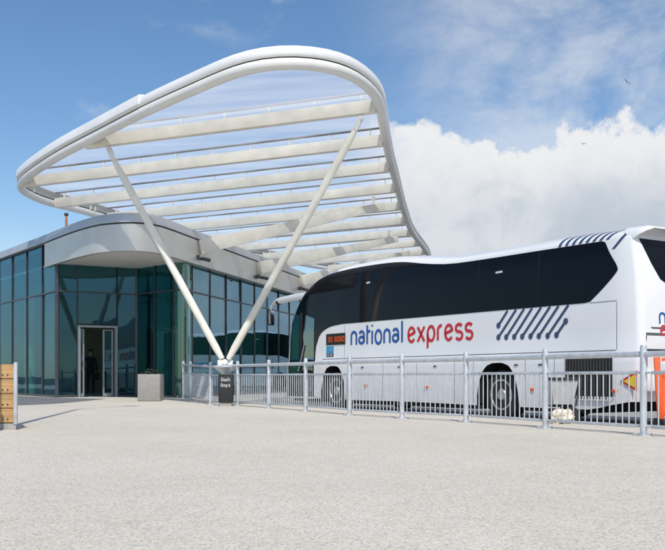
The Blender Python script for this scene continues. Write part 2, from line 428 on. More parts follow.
# porch
R0, R1, R2 = Lp[4], Vector((-6.44, 29.85)), Vector((-4.95, 28.45))
def on_line(x, a, c):
    """plan point on segment a-c seen at photo column x"""
    k = (x-CX)/F; t = (k*a.y-a.x)/((c.x-a.x)-k*(c.y-a.y)); return a+(c-a)*t
D0, D1 = on_line(77.5, R0, R1), on_line(117, R0, R1)
run(R0, D0, 1, 4.31, mm='porch', first=False, last=False); run(D1, R1, 1, 4.31, mm='porch')
gpane(D0, D1, 3.46, 4.31, m='porch'); gpane(D0, D1, 2.42, 3.46, m='porch')
ang = math.atan2(R1.y-R0.y, R1.x-R0.x)
mull(D0, 2.42, 4.31, ang=ang); mull(D1, 2.42, 4.31, ang=ang); transom(D0, D1, 3.46)
run(R1, R2, 2, 4.31, mm='porch', first=False)
mull(R1, GB, 4.31, .09, .09); mull(R0, GB, 4.31, .11, .11)
# doorway
dd = (D1-D0); dl = dd.length; dn = dd.normalized(); nn = Vector((dn.y, -dn.x))
dr = bpy.data.objects.new('door', None); COL.objects.link(dr); dr.location = (D0.x, D0.y, GB); adopt(dr, TB)
b = MB()
for p in (D0+dn*.04, D1-dn*.04): b.box((p.x, p.y, (GB+2.4)/2), (.065, .18, 2.4-GB), ang)
b.slab(D0+dn*.073, D1-dn*.073, 2.33, 2.40, .18); b.build('door_frame', M['doorgrey'], dr)
for k, (q0, q1, of) in enumerate(((D0+dn*.08, D0+dn*.24, -.13), (D0+dn*(dl*.66), D0+dn*(dl-.1), -.13))):
    lf = MB().slab(q0+dn*.05, q1-dn*.05, GB+.14, 2.24, .015, off=-of).build('door_leaf', M['porch'], dr)
    b = MB()
    for q in (q0+dn*.025, q1-dn*.025): b.slab(q-dn*.025, q+dn*.025, GB+.03, 2.28, .05, off=-of)
    b.slab(q0+dn*.051, q1-dn*.051, GB+.03, GB+.13, .05, off=-of); b.slab(q0+dn*.051, q1-dn*.051, 2.25, 2.28, .05, off=-of)
    b.build('leaf_frame', M['doorgrey'], lf)
c = D0+dn*.215-nn*(-.03)
MB().box((c.x, c.y, 1.15), (.03, .06, .22), ang, .008).build('door_handle', M['anod'], dr)
# rounded glass corner
arc = [Vector(p) for p in ((-4.95, 28.45), (-4.80, 28.27), (-4.66, 28.2), (-4.54, 28.27), (-4.49, 28.45), (-4.49, 28.9))]
arc = catmull(arc, 5)
for z0, z1 in ((GB, 3.46), (3.46, 4.31)):
    b = MB(); ao = outward(arc)
    b.profile_sweep([Vector((p.x, p.y, 0)) for p in arc[1:-1]], ao[1:-1], [(0, z0+.03), (.02, z0+.03), (.02, z1-.03), (0, z1-.03)], closed=False)
    b.build('curved_glass', M['curved'], TB)
b = MB(); b.profile_sweep([Vector((p.x, p.y, 0)) for p in arc[1:-1]], outward(arc)[1:-1], [(-.03, 3.435), (.05, 3.435), (.05, 3.485), (-.03, 3.485)], closed=False); b.build('transom', M['anod'], TB)
# right facade
run((-4.49, 28.93), (-1.87, 38.95), 7, 4.31); run((-1.87, 38.95), (1.75, 52.9), 9, 4.31, first=False)
# plain rear walls and interior partitions
b = MB(); b.slab((2, 53.2), (2, 61.9), 0, 4.98, .2); b.slab((1.9, 61.9), (-23.8, 61.9), 0, 4.98, .2); b.slab((-23.9, 61.8), (-20.6, 45.5), 0, 4.98, .2); b.build('rear_wall', M['alucap'], TB)
b = MB(); b.slab((-14.6, 39.5), (-7.2, 39.3), GB, 4.3, .15); b.build('partition', M['brown'], TB)
b = MB(); b.slab((-7.0, 36.6), (-3.2, 41.5), GB, 4.3, .15); b.slab((-19.5, 46.5), (-14.8, 39.6), GB, 4.3, .15); b.build('partition', M['wall'], TB)
for x, y in ((-11.4, 34.2), (-6.3, 33.2), (-5.1, 31.2), (-4.0, 34.5)):
    MB().lathe([(.2, GB), (.2, 4.31)], (x, y, 0), n=20).build('column', M['col'], TB)
# counter indoors
ct = thing('ticket_counter', (-5.6, 33.6, GB), 'low counter inside the terminal behind the porch glass', 'counter')
MB().box((-5.6, 33.6, .6), (1.8, .6, .95), .5, .02).build('counter_base', M['wall'], ct)
MB().box((-5.6, 33.6, 1.10), (1.95, .75, .05), .5, .01).build('counter_top', M['col'], ct)

# ================================================================== canopy
AX = Vector((.247, .969)); BV = Vector((.969, -.247)); CB = Vector((-2.80, 23.7))
def uv(u, v): q = CB+AX*u+BV*v; return q
def plz(u, v): return 7.22+.05*v
def to_uv(x, y):
    """where the photo ray through x,y meets the canopy plane"""
    k = (x-CX)/F; h = (HY-y)/F
    # q = Y*(k,1); v = (q-CB).BV ; CZ+h*Y = 7.22+.05 v
    kb = Vector((k, 1)).dot(BV); Y = (7.22-CZ-.05*CB.dot(BV))/(h-.05*kb)
    q = Vector((k*Y, Y))-CB; return Vector((q.dot(AX), q.dot(BV)))
rim_px = [(90, 213), (50, 203), (32, 196), (20, 188.5), (22, 182), (33, 172.5), (62, 154), (99, 135), (149, 109.5), (198.5, 87.5), (220, 78), (236, 71.5), (255, 66), (273, 63.3), (298, 62.7), (327, 66), (345, 71.5), (360, 80), (372, 90.5), (379.5, 103), (382.5, 120), (386, 140), (390, 160), (395.5, 180), (403.5, 210), (412, 232), (427, 253)]
rim_uv = [to_uv(*p) for p in rim_px]
def dbg(): print('RIM', [(round(p.x, 2), round(p.y, 2)) for p in rim_uv])
dbg()
last = rim_uv[-1]; first = rim_uv[0]
rim_uv += [Vector((last.x+4, last.y-.6)), Vector((last.x+6, last.y-2.2)), Vector((last.x+5.8, last.y-5)), Vector((first.x+14, first.y+2.0)), Vector((first.x+8, first.y+.5))]
ruv = resample(catmull(rim_uv, 10, True), .35, True)
# light smoothing
for _ in range(3):
    n = len(ruv); ruv = [(ruv[i-1]+ruv[i]*2+ruv[(i+1) % n])/4 for i in range(n)]
rim3 = [Vector((*uv(p.x, p.y), plz(p.x, p.y))) for p in ruv]
cen = sum((uv(p.x, p.y) for p in ruv), Vector((0, 0)))/len(ruv)
ro = outward([Vector((p.x, p.y)) for p in rim3], True)
ar = sum(rim3[i].x*rim3[(i+1) % len(rim3)].y-rim3[(i+1) % len(rim3)].x*rim3[i].y for i in range(len(rim3)))
if ar < 0: ro = [-o for o in ro]
def chord(u):
    vs = []
    n = len(ruv)
    for i in range(n):
        a, c = ruv[i], ruv[(i+1) % n]
        if (a.x-u)*(c.x-u) < 0: vs.append(a.y+(c.y-a.y)*(u-a.x)/(c.x-a.x))
    return (min(vs), max(vs)) if len(vs) >= 2 else None
CN = thing('canopy', (CB.x, CB.y, 0), 'leaf shaped canopy of clear film and cream steel on a V column, over the terminal', 'canopy')
b = MB(); b.sweep(rim3, .125, 16, closed=True); b.build('rim_tube', M['rim'], CN, sharp=80)
b = MB(); b.profile_sweep(rim3, ro, [(.03, .135), (.105, .14), (.125, .165), (.118, .325), (.085, .355), (-.14, .385), (-.14, .37), (.075, .338), (.10, .315), (.105, .18), (.09, .158), (.03, .155)]); b.build('edge_fascia', M['fasciawhite'], CN, sharp=60)
b = MB(); b.profile_sweep(rim3, ro, [(-.05, .10), (.03, .10), (.05, .15), (-.05, .15)], smooth_=False); b.build('gutter', M['dark'], CN)
for i in range(0, len(rim3), 5):
    p, o = rim3[i], ro[i]
    MB().box((p.x-o.x*.09, p.y-o.y*.09, p.z+.19), (.05, .08, .16), math.atan2(o.y, o.x)).build('edge_bracket', M['steel'], CN)
# raised second sheet on the left edge
rpx = [CX+F*p.x/p.y for p in rim3]
idx = [i for i in range(len(rim3)) if rpx[i] < 150 and ruv[i].x < 3.4 and rim3[i].y < 28.6]
k = next((j for j in range(1, len(idx)) if idx[j] != idx[j-1]+1), 0); idx = idx[k:]+idx[:k]
b = MB(); b.profile_sweep([rim3[i] for i in idx], [ro[i] for i in idx], [(.128, .165), (.16, .17), (.155, .375), (.12, .41), (-.14, .44), (-.14, .392), (.092, .36), (.122, .33)], closed=False); b.build('edge_sheet', M['fasciawhite'], CN, sharp=60)
# purlins at the levels read from the photo (right-hand ends)
pu = [to_uv(x, y-5).x for x, y in ((371, 112), (380, 145.6), (385.5, 172), (391, 192.6), (399.6, 210.8), (405, 225), (413, 237), (419, 248))]
print('PURLIN u', [round(x, 2) for x in pu])
st = (pu[-1]-pu[0])/7
pu = [pu[0]+st*i*.55+.45*(pu[i]-pu[0]) for i in range(8)]+[pu[0]+st*8, pu[0]+st*9]
def sec_beam(p, q, w, h, h1=None):
    """rectangular hollow section between two points, centred"""
    b = bmesh.new(); d = (q-p); t = d.normalized(); sd = Vector((t.y, -t.x, 0)).normalized(); up = sd.cross(t); h1 = h1 or h
    vs = []
    for c, hh in ((p, h), (q, h1)):
        for a, e in ((-1, -1), (1, -1), (1, 1), (-1, 1)): vs.append(b.verts.new(c+sd*a*w/2+up*e*hh/2))
    b.faces.new(vs[3::-1]); b.faces.new(vs[4:])
    for k in range(4): b.faces.new((vs[k], vs[(k+1) % 4], vs[4+(k+1) % 4], vs[4+k]))
    bmesh.ops.recalc_face_normals(b, faces=b.faces[:])
    bmesh.ops.bevel(b, geom=b.edges[:], offset=.012, segments=2, affect='EDGES', profile=.5)
    return b
beams = []
for u in pu:
    ch = chord(u)
    if not ch: continue
    v0, v1 = ch[0]+.1, ch[1]-.1
    p = Vector((*uv(u, v0), plz(u, v0))); q = Vector((*uv(u, v1), plz(u, v1)))
    b = MB(); b.add(sec_beam(p, q, .20, .315)); pl = b.build('purlin', M['steel'], CN)
    p2 = p+Vector((0, 0, .36)); q2 = q+Vector((0, 0, .36))
    b = MB(); b.add(sec_beam(p2, q2, .09, .045)); rl = b.build('glazing_rail', M['rail'], pl)
    L = (q-p).length; n = int(L/1.15)
    for k in range(n+1):
        c = p+(q-p)*((k+.3)/(n+.6)); MB().box((c.x, c.y, c.z+.25), (.05, .05, .17), .249*-1).build('rail_bracket', M['rim'], pl)
    beams.append((u, v0, v1))
# film cushions between them
us = [min(p.x for p in ruv)+.06]+[q[0] for q in beams]+[max(p.x for p in ruv)-.06]
for a, c in zip(us, us[1:]):
    if c-a < .3: continue
    b = MB(); rows = []
    for i in range(11):
        t = i/10; u = a+(c-a)*t
        if i == 0 and a == us[0]: u = a
        ch = chord(u)
        if not ch: continue
        v0, v1 = ch[0]+.04, ch[1]-.04
        rows.append([b.bm.verts.new((*uv(u, v0+(v1-v0)*j/36), plz(u, v0+(v1-v0)*j/36)+(.24 if a == us[0] else .375)+(.05 if a == us[0] else .13)*math.sin(math.pi*t)*min(1, 6*math.sin(math.pi*j/36)))) for j in range(37)])
    for A, B in zip(rows, rows[1:]):
        for j in range(36): b.bm.faces.new((A[j], A[j+1], B[j+1], B[j])).smooth = True
    b.build('film_cushion', M['film'], CN, sharp=180)
# raking beams from the terminal's parapet
def raking(px0, Y0, px1, Y1, h0, h1, post=True):
    p = P(px0[0], px0[1], Y0); q = P(px1[0], px1[1], Y1)
    b = MB(); b.add(sec_beam(p, q, .26, h0, h1)); o = b.build('raking_beam', M['steel'], CN)
    b = MB(); qq = p+(q-p)*.94; b.box((qq.x, qq.y, qq.z+.28), (.09, .09, .3), -.5)
    qq = p+(q-p)*.6; b.build('post', M['steel'], o)
    d = (q-p); d.z = 0; d.normalize(); a = p-d*.02
    b = MB(); b.box((a.x-.06, a.y-.06, a.z-.33), (.12, .3, .14), math.atan2(d.y, d.x)); b.tube(a+Vector((-.15, -.28, -.36)), a+Vector((.1, .05, -.36)), .045)
    b.tube(a+Vector((.12, -.1, -.36)), a+Vector((.36, .05, -.40)), .06)
    b.build('pin_bracket', M['anod'], o)
raking((199, 247.5), 28.75, (383, 206), 33.0, .45, .27)
raking((259, 268), 34.0, (396, 239), 39.4, .45, .27)
raking((301, 281), 39.4, (408, 253), 46.0, .45, .27)
# V column
NODE = Vector((CB.x, CB.y, 1.06))
def strut(px, u):
    k = (px-CX)/F
    # on the line u=u0: CB+AX*u+BV*t seen at column px
    q = uv(u, 0); t = (k*q.y-q.x)/(BV.x-k*BV.y); e = uv(u, t); return Vector((e.x, e.y, plz(u, t)-.26))
for px in (108.5, 361.5):
    e = strut(px, beams[0][0]); d = (e-NODE).normalized(); s0 = NODE+d*.18; s1 = e-d*.28
    b = MB(); b.sweep([s0, s0+d*.35, s1-d*.6, s1], lambda t: (.07, .097, .097, .065)[int(round(t*3))], 20); o = b.build('strut', M['steel'], CN, sharp=50)
    b = MB(); sd = Vector((-d.z, 0, d.x)).normalized()
    for sgn in (-1, 1):
        c = s1+d*.1; b.add(sec_beam(s1+Vector((0, sgn*.07, 0))-d*.05, e+Vector((0, sgn*.07, 0))+Vector((0, 0, .05)), .03, .13))
    b.tube(e+Vector((0, -.12, -.02)), e+Vector((0, .12, -.02)), .035); b.build('fork_end', M['rim'], o)
b = MB(); b.lathe([(.30, 0), (.30, .03), (.11, .035), (.10, .80), (.12, .86), (.31, 1.00), (.31, 1.03), (.2, 1.06)], (CB.x, CB.y, 0), n=32); b.build('pedestal', M['galv'], CN)
b = MB(); b.add(sec_beam(NODE+Vector((-.2, 0, .03)), NODE+Vector((.2, 0, .03)), .05, .2)); b.lathe([(.07, -.12), (.07, .12)], NODE+Vector((0, 0, .08)), 'Y', 20); b.build('pin_joint', M['rim'], CN)

# ================================================================== railing
fp = [(183.3, 27.8), (190.5, 27.0), (210.5, 24.45), (237.7, 23.3), (268.8, 21.55), (305.7, 19.7), (349.6, 17.65), (402, 16.2), (466, 14.95), (545.3, 13.2), (643.5, 11.55)]
posts = [Vector((PX(x, Y), Y, gz(PX(x, Y), Y))) for x, Y in fp]
d = posts[-1]-posts[-2]; posts.append(posts[-1]+d)
RL = thing('railing', posts[5], 'grey galvanised pedestrian railing with upright bars in front of the coach', 'railing')
for p in posts:
    b = MB(); b.lathe([(.043, 0), (.043, 1.13), (.036, 1.15), (.0, 1.155)], p, n=20); po = b.build('post', M['galv'], RL)
    b = MB(); b.box((p.x, p.y, p.z+.008), (.2, .2, .016), .4, .004)
    for dx in (-.07, .07):
        for dy in (-.07, .07): b.lathe([(.012, .016), (.012, .03)], (p.x+dx*math.cos(.4)-dy*math.sin(.4), p.y+dx*math.sin(.4)+dy*math.cos(.4), p.z), n=8)
    b.build('base_plate', M['galv'], po)
for a, c in zip(posts, posts[1:]):
    d = (c-a); L = d.length; t = d.normalized(); up = Vector((0, 0, 1))
    b = MB(); b.tube(a+t*.04+up*1.035, c-t*.04+up*1.035, .037, n=16); b.build('handrail', M['galv'], RL)
    b = MB(); q0, q1 = a+t*.13, c-t*.13
    for z in (.80, .115): b.add(sec_beam(q0+up*z, q1+up*z, .022, .042))
    n = max(3, int(round((q1-q0).length/.115)))
    for k in range(n+1):
        p = q0+(q1-q0)*k/n; b.tube(p+up*.135, p+up*.78, .009, n=6)
    for q, e in ((q0, a), (q1, c)):
        for z in (.80, .115): b.add(sec_beam(q+up*z, e+(q-e).normalized()*.035+up*z, .03, .03))
    b.build('bar_panel', M['galv'], RL)

# ================================================================== coach
CO = thing('coach', (BF.x, BF.y, -.12), 'long white coach with black windows and red and blue lettering, parked behind the railing', 'coach', BROT)
ZB = .12                                   # local heights are measured from the bay, .12 below the plaza
W = 2.5
S0T = [(.1, .0), (2.1, .12), (2.6, .34), (3.0, .60), (3.3, 1.0), (3.5, 1.65), (3.6, 2.25), (3.64, 3.0)]
def s0(z): return interp(S0T, z)
def s1(z): return interp([(.1, 11.98), (.5, 12.10), (1.2, 12.13), (2.3, 12.08), (3.0, 11.98), (3.4, 11.94), (3.64, 11.85)], z)
def zr(s): return 3.64-.25*smooth(4.4, 7.6, s)-.05*smooth(10.5, 12.1, s)
def nom(s, z): return z if z < 2.9 else 2.9+(z-2.9)*.74/(zr(s)-2.9)
def act(s, zn): return zn if zn < 2.9 else 2.9+(zn-2.9)*(zr(s)-2.9)/.74
def tuckn(z):
    t = interp([(0, .02), (.3, .0), (1.10, .0), (1.20, .035), (2.0, .035), (3.0, .075), (3.30, .10)], z)
    if z > 3.30:
        a = min(1, (z-3.30)/.34); t = .10+.45*(1-math.sqrt(max(0, 1-a*a)))
    return t
def frad(z): return interp([(0, .16), (2.2, .20), (2.7, .32), (3.2, .6), (3.64, .9)], z)
def outline(zn):
    """half outline at nominal height, from front centre round the left side to rear centre"""
    t, a, c, rf, rr = tuckn(zn), s0(zn), s1(zn), frad(zn), .16
    pts = []
    for y in (W/2, W*.36, W*.28): pts.append((a+.10*(1-(y/(W/2)))*.6, y))
    for k in range(0, 9):
        q = math.pi/2*k/8
        pts.append((a+.06+(rf)*(1-math.cos(q)), t+rf*.9*(1-math.sin(q))))
    g0 = a+.06+rf
    for s in GS: pts.append((max(s, g0+.001*(s)), t))
    for k in range(1, 6):
        q = math.pi/2*k/5; pts.append((c-rr+rr*math.sin(q), t+rr*(1-math.cos(q))))
    for y in (W*.25, W*.4, W/2): pts.append((c, y))
    return pts
arches = [(2.56, .57), (8.66, .61)]
GS = sorted(set([round(1.5+.25*i, 3) for i in range(42)]+[ac+sg*hw*f for ac, hw in arches for sg in (-1, 1) for f in (1.001, .98, .93, .85, .72, .5, .25, 0)]))
GS = [s for s in GS if s < 11.75]
def zbot(s, y):
    base = .17+.02*smooth(2, 8, s)-.03*smooth(5, 9, s)+.16*smooth(10.9, 12, s)
    if y < .5:
        for ac, hw in arches:
            x = abs(s-ac)/hw
            if x < 1: return max(base, .17+.86*(1-x**3.2)**.55)
    return base
levels = [.0, .35, .6, .8, 1.0, 1.10, 1.20, 1.6, 2.1, 2.4, 2.6, 2.8, 3.0, 3.15, 3.25, 3.30, 3.36, 3.42, 3.48, 3.53, 3.57, 3.60, 3.62, 3.635, 3.64]
b = MB(); grid = []
for side in (0, 1):
    g = []
    for zn in levels:
        row = []
        for s, y in outline(max(zn, .17)):
            zz = zn
            if zn < 1.2:
                zb = zbot(s, y); zz = zb+(1.2-zb)*zn/1.2
                if .999 < zn/1.2 < 1: zz = zn
                if y < .5 and zb < .4 and zn >= 1.0: zz = zn
            z = act(s, zz)
            yy = y+(tuckn(zz)-tuckn(max(zn, .17)) if zn < 1.2 else 0)
            row.append(b.bm.verts.new((s, yy if side == 0 else W-yy, z+ZB)))
        g.append(row)
    grid.append(g)
for side in (0, 1):
    g = grid[side]
    for A, B in zip(g, g[1:]):
        for k in range(len(A)-1):
            try: b.bm.faces.new((A[k], A[k+1], B[k+1], B[k])).smooth = True
            except ValueError: pass
tl, tr = grid[0][-1], grid[1][-1]
for k in range(len(tl)-1):
    try: b.bm.faces.new((tl[k], tl[k+1], tr[k+1], tr[k])).smooth = True
    except ValueError: pass
bmesh.ops.remove_doubles(b.bm, verts=b.bm.verts[:], dist=.0008)
bmesh.ops.dissolve_degenerate(b.bm, dist=.0005, edges=b.bm.edges[:])
def local(o, p=None): o.parent = p or CO; return o
body = local(b.build('body', M['white'], sharp=28))
def Yl(s, z):
    """y of the left flank at s, z"""
    zn = nom(s, z); t = tuckn(zn); a = s0(zn)+.06; rf = frad(zn)
    if s < a+rf:
        c = max(0, min(1, 1-(s-a)/rf)); q = math.acos(c); return t+rf*.9*(1-math.sin(q))
    return t
def flank(polys, name, material, off=.004, parent=None, cut=True, both=True, step=.22, zstep=.07):
    b = MB()
    for poly in polys:
        g = bmesh.new(); f = g.faces.new([g.verts.new((s, 0, z)) for s, z in poly])
        if cut:
            bmesh.ops.triangulate(g, faces=[f])
            ss = [p[0] for p in poly]; zs = [p[1] for p in poly]
            k = math.ceil(min(ss)/step)
            while k*step < max(ss):
                bmesh.ops.bisect_plane(g, geom=g.verts[:]+g.edges[:]+g.faces[:], plane_co=(k*step+.0007, 0, 0), plane_no=(1, 0, 0)); k += 1
            k = math.ceil(min(zs)/zstep)
            while k*zstep < max(zs):
                bmesh.ops.bisect_plane(g, geom=g.verts[:]+g.edges[:]+g.faces[:], plane_co=(0, 0, k*zstep+.0003), plane_no=(0, 0, 1)); k += 1
        for v in g.verts:
            s, z = v.co.x, v.co.z; v.co = (s, Yl(s, z)-off, z+ZB)
        for f in g.faces:
            f.normal_update()
            if f.normal.y > 0: f.normal_flip()
            f.smooth = True
        b.add(g)
    return local(b.build(name, material, fix=False, sharp=60), parent)
def curve2(pts, n=5): return [(p.x, p.y) for p in catmull([Vector(p) for p in pts], n)]
# the black window band
top = curve2([(.41, 2.2), (.64, 2.60), (.98, 3.0), (1.38, 3.21), (2.05, 3.40), (3.0, 3.475), (4.2, 3.475), (5.3, 3.42), (6.3, 3.27), (7.1, 3.185), (8.2, 3.165), (9.8, 3.16), (11.25, 3.15)], 4)
rear = curve2([(11.32, 3.12), (11.45, 2.9), (11.61, 2.66), (11.58, 2.55), (11.3, 2.3), (11.02, 2.09)], 3)
bot = [(10.9, 2.075), (2.95, 2.09)]+curve2([(2.7, 2.075), (2.35, 2.04), (2.0, 1.93), (1.78, 1.74), (1.68, 1.5), (1.64, 1.22)], 3)+[(1.63, .98)]
doorl = [(.28, .98), (.36, 1.8)]
band = flank([top+rear+bot+doorl], 'window_band', M['busglass'], .006)
# slim pane joints in the band, body seams
def seam(s, z0, z1, w=.012): return [(s-w/2, z0), (s+w/2, z0), (s+w/2, z1), (s-w/2, z1)]
flank([seam(4.55, 2.12, 3.46), seam(6.3, 2.12, 3.25), seam(8.05, 2.12, 3.15), seam(9.75, 2.12, 3.14), seam(2.95, 2.12, 3.46)], 'pane_joint', M['under'], .009, band)
flank([[(3.97, 3.02), (4.13, 3.03), (4.13, 3.07), (3.97, 3.06)]], 'window_sticker', M['reflect'], .010, band)
flank([[(8.55, 2.83), (8.75, 2.835), (8.75, 2.875), (8.55, 2.87)]], 'window_sticker', M['reflect'], .010, band)
flank([[(2.0, 1.205), (11.6, 1.205), (11.6, 1.217), (2.0, 1.217)]]+[seam(x, 1.22, 2.05, .008) for x in (3.05, 11.62)]+[seam(x, .2, 1.1, .008) for x in (3.42, 4.75, 6.05, 7.35, 7.95, 9.45, 10.2)]+[[(11.02, 2.066), (11.62, 2.066), (11.62, 2.076), (11.02, 2.076)]], 'panel_gap', M['seam'], .004)
# passenger door at the front
dg = flank([[(.34, .36), (.82, .36), (.82, 2.45), (.60, 2.45), (.46, 2.2), (.40, 1.5)], [(1.02, .36), (1.58, .36), (1.58, 1.0), (1.6, 2.3), (1.02, 2.45)]], 'entrance_door', M['busglass2'], .014)
flank([[(.26, .22), (1.64, .22), (1.64, .98), (.29, .98)]], 'door_backing', M['under'], .003, dg)
flank([seam(.92, .25, 2.5, .14)], 'door_post', M['dark'], .018, dg)
flank([[(1.64, .2), (1.98, .2), (1.98, .5), (1.92, .85), (1.80, 1.1), (1.64, 1.1)]], 'door_step_panel', M['white'], .012, dg)
b = MB()
b.sweep([(s_, Yl(s_, z_)-.035, z_+ZB) for s_, z_ in ((.86, .9), (.98, 1.25), (1.12, 1.6))], .018, 8); local(b.build('grab_rail', M['silver']), dg)
pz = [.2, .6, 1.0, 1.4, 1.8, 2.1, 2.3, 2.5, 2.65, 2.8]
flank([[(s0(z)+.085, z) for z in pz]+[(s0(z)+.235-.10*smooth(2.3, 2.8, z), z) for z in reversed(pz)]], 'pillar_trim', M['tub'], .016)
# windscreen wraps the nose
b = MB(); rows = []
for j in range(15):
    z = 1.25+(3.40-1.25)*j/14; rr = []
    for k in range(25):
        y = .34+(W-.68)*k/24; zn = z; a = s0(zn); e = min(y, W-y); rf = frad(zn); t = tuckn(zn)
        if e < t+rf*.9:
            q = math.asin(max(-1, min(1, 1-(e-t)/(rf*.9)))); s_ = a+.06+rf*(1-math.cos(q))
        else: s_ = a+.06*(1-(e-t-rf*.9)/(W/2))
        rr.append(b.bm.verts.new((s_-.03, y, z+ZB)))
    rows.append(rr)
for A, B in zip(rows, rows[1:]):
    for k in range(24): b.bm.faces.new((A[k], A[k+1], B[k+1], B[k])).smooth = True
local(b.build('windscreen', M['busglass']))
for y in (.42, W-.42):
    local(MB().box((.1, y, .72+ZB), (.1, .34, .2), 0, .03).build('headlight', M['reflect']))
# mirror arms
for y, sg in ((.25, -1), (W-.25, 1)):
    mp = [(.80, y, 2.98), (.40, y+sg*.12, 2.96), (.0, y+sg*.2, 2.92), (-.36, y+sg*.24, 2.89), (-.62, y+sg*.25, 2.82), (-.74, y+sg*.25, 2.70), (-.75, y+sg*.25, 2.6)]
    mp = [Vector((a, c, z+ZB)) for a, c, z in mp]; mp = catmull(mp, 5)
    b = MB(); b.sweep(mp, lambda t: .095-.06*smooth(.4, .75, t), 14); ma = local(b.build('mirror_arm', M['white'], sharp=70))
    b = MB(); c = Vector((-.24, y+sg*.228, 2.89+ZB)); b.tube(c, c+Vector((-.10, sg*.008, -.016)), .092, n=14); local(b.build('arm_joint', M['dark']), ma)
    b = MB(); b.box((-.76, y+sg*.25, 2.46+ZB), (.10, .22, .46), 0, .035); local(b.build('mirror_head', M['dark']), ma)
    b = MB(); b.box((-.705, y+sg*.25, 2.46+ZB), (.006, .17, .40), 0, .002); local(b.build('mirror_glass', M['chrome']), ma)
# lettering: strokes in units of the x-height, [width, strokes]
def arcp(cx, cy, rx, ry, a0, a1, n=14): return [(cx+rx*math.cos(R(a0+(a1-a0)*i/n)), cy+ry*math.sin(R(a0+(a1-a0)*i/n))) for i in range(n+1)]
GL = {
 'n': (.74, [[(.09, 0), (.09, .62)]+arcp(.37, .62, .28, .30, 180, 0)+[(.65, 0)]]),
 'a': (.76, [arcp(.36, .64, .26, .28, 150, 0)+[(.62, .3)], arcp(.36, .31, .27, .23, 0, 360, 24), [(.63, .5), (.63, .15)]]),
 't': (.40, [[(.10, 1.34), (.10, 0)], [(.10, .90), (.42, .90)]]),
 'i': (.26, [[(.12, .93), (.12, 0)], [(.12, 1.22), (.12, 1.34)]]),
 'o': (.78, [arcp(.39, .46, .31, .46, 0, 360, 28)]),
 'l': (.26, [[(.12, 1.42), (.12, 0)]]),
 'e': (.78, [[(.10, .40), (.66, .58)]+arcp(.39, .50, .29, .42, 12, 180, 14)+arcp(.39, .44, .29, .44, 180, 325, 14)]),
 'x': (.74, [[(.06, .94), (.66, -.02)], [(.66, .94), (.06, -.02)]]),
 'p': (.78, [[(.10, -.46), (.10, .46)]+arcp(.39, .46, .29, .46, 180, -180, 28)]),
 'r': (.50, [[(.09, 0), (.09, .60)]+arcp(.36, .62, .27, .30, 180, 75, 9)]),
 's': (.68, [arcp(.33, .69, .25, .23, 30, 255, 14)+arcp(.34, .23, .25, .24, 80, -155, 14)]),
}
def ribbon(pts, w):
    """list of quads for a stroke of even width"""
    v = [Vector(p) for p in pts]; N = len(v); L, Rr = [], []
    closed = (v[0]-v[-1]).length < 1e-4
    for i in range(N):
        a = v[i-1] if i else (v[-2] if closed else v[0]); c = v[i+1] if i < N-1 else (v[1] if closed else v[-1])
        t = (c-a).normalized(); n = Vector((-t.y, t.x))*w/2; L.append(v[i]+n); Rr.append(v[i]-n)
    return [(Rr[i], Rr[i+1], L[i+1], L[i]) for i in range(N-1)]
def word(txt, x0, x1, base, xh, w=.20):
    tot = sum(GL[c][0] for c in txt)+.10*(len(txt)-1); sx = (x1-x0)/tot; qs = []; x = 0
    for c in txt:
        qs.append([])
        for stq in GL[c][1]:
            for q in ribbon([(p[0]*sx/xh, p[1]) for p in stq], w):
                qs[-1].append([(x0+x*sx+p.x*xh, base+p.y*xh) for p in q])
        x += GL[c][0]+.10
    return qs
for qs in word('national', 3.33, 5.52, 1.545, .345): flank(qs, 'blue_letter', M['blue'], .006, cut=False)
for qs in word('express', 5.66, 7.92, 1.545, .345): flank(qs, 'red_letter', M['red'], .006, cut=False)
# navy lines with round ends below the windows, and over the roof edge
def disc(s, z, r): return [(s+r*math.cos(2*math.pi*k/16), z+r*1.05*math.sin(2*math.pi*k/16)) for k in range(16)]
def px2s(x): return 30.3-16170/(x+250.)
def px2z(x, y): return CZ+(HY-y)/F*(16170/(x+250.)*.8418)
qs = []
def ln(x0, y0, x1, y1, d0=True, d1=False, w=.058):
    a = Vector((px2s(x0), px2z(x0, y0))); c = Vector((px2s(x1), px2z(x1, y1)))
    if not d1: c.y = min(c.y, 2.07)
    for q in ribbon([a, c], w): qs.append([tuple(p) for p in q])
    if d0: qs.append(disc(a.x, a.y, .058))
    if d1: qs.append(disc(c.x, c.y, .058))
ln(497.4, 325.5, 506.5, 310.5)
for i, (x, xt) in enumerate(((497.4, 515), (505.2, 523), (513.2, 531), (521.2, 540), (529.5, 549), (537.8, 557.5), (546.6, 567.3))): ln(x, 337.3-.25*i, xt, 309.5-.9*i)
ln(555.4, 335, 564.6, 321.2, True, True)
flank(qs, 'navy_line_motif', M['navy'], .006, cut=False)
qs = []
for i in range(9):
    sa = px2s(556+i*6.8) if i < 8 else px2s(610.5); zb_ = 3.165 if i < 8 else 2.98
    sb = sa+.07+.012*i+(.18 if i == 8 else 0); zt = zr(sb)-.014
    qs.append([(sa-.034, zb_), (sa+.034, zb_), (sb+.034, zt), (sb-.034, zt)])
flank(qs, 'navy_roof_stripe', M['navy'], .006, step=.05, zstep=.018)
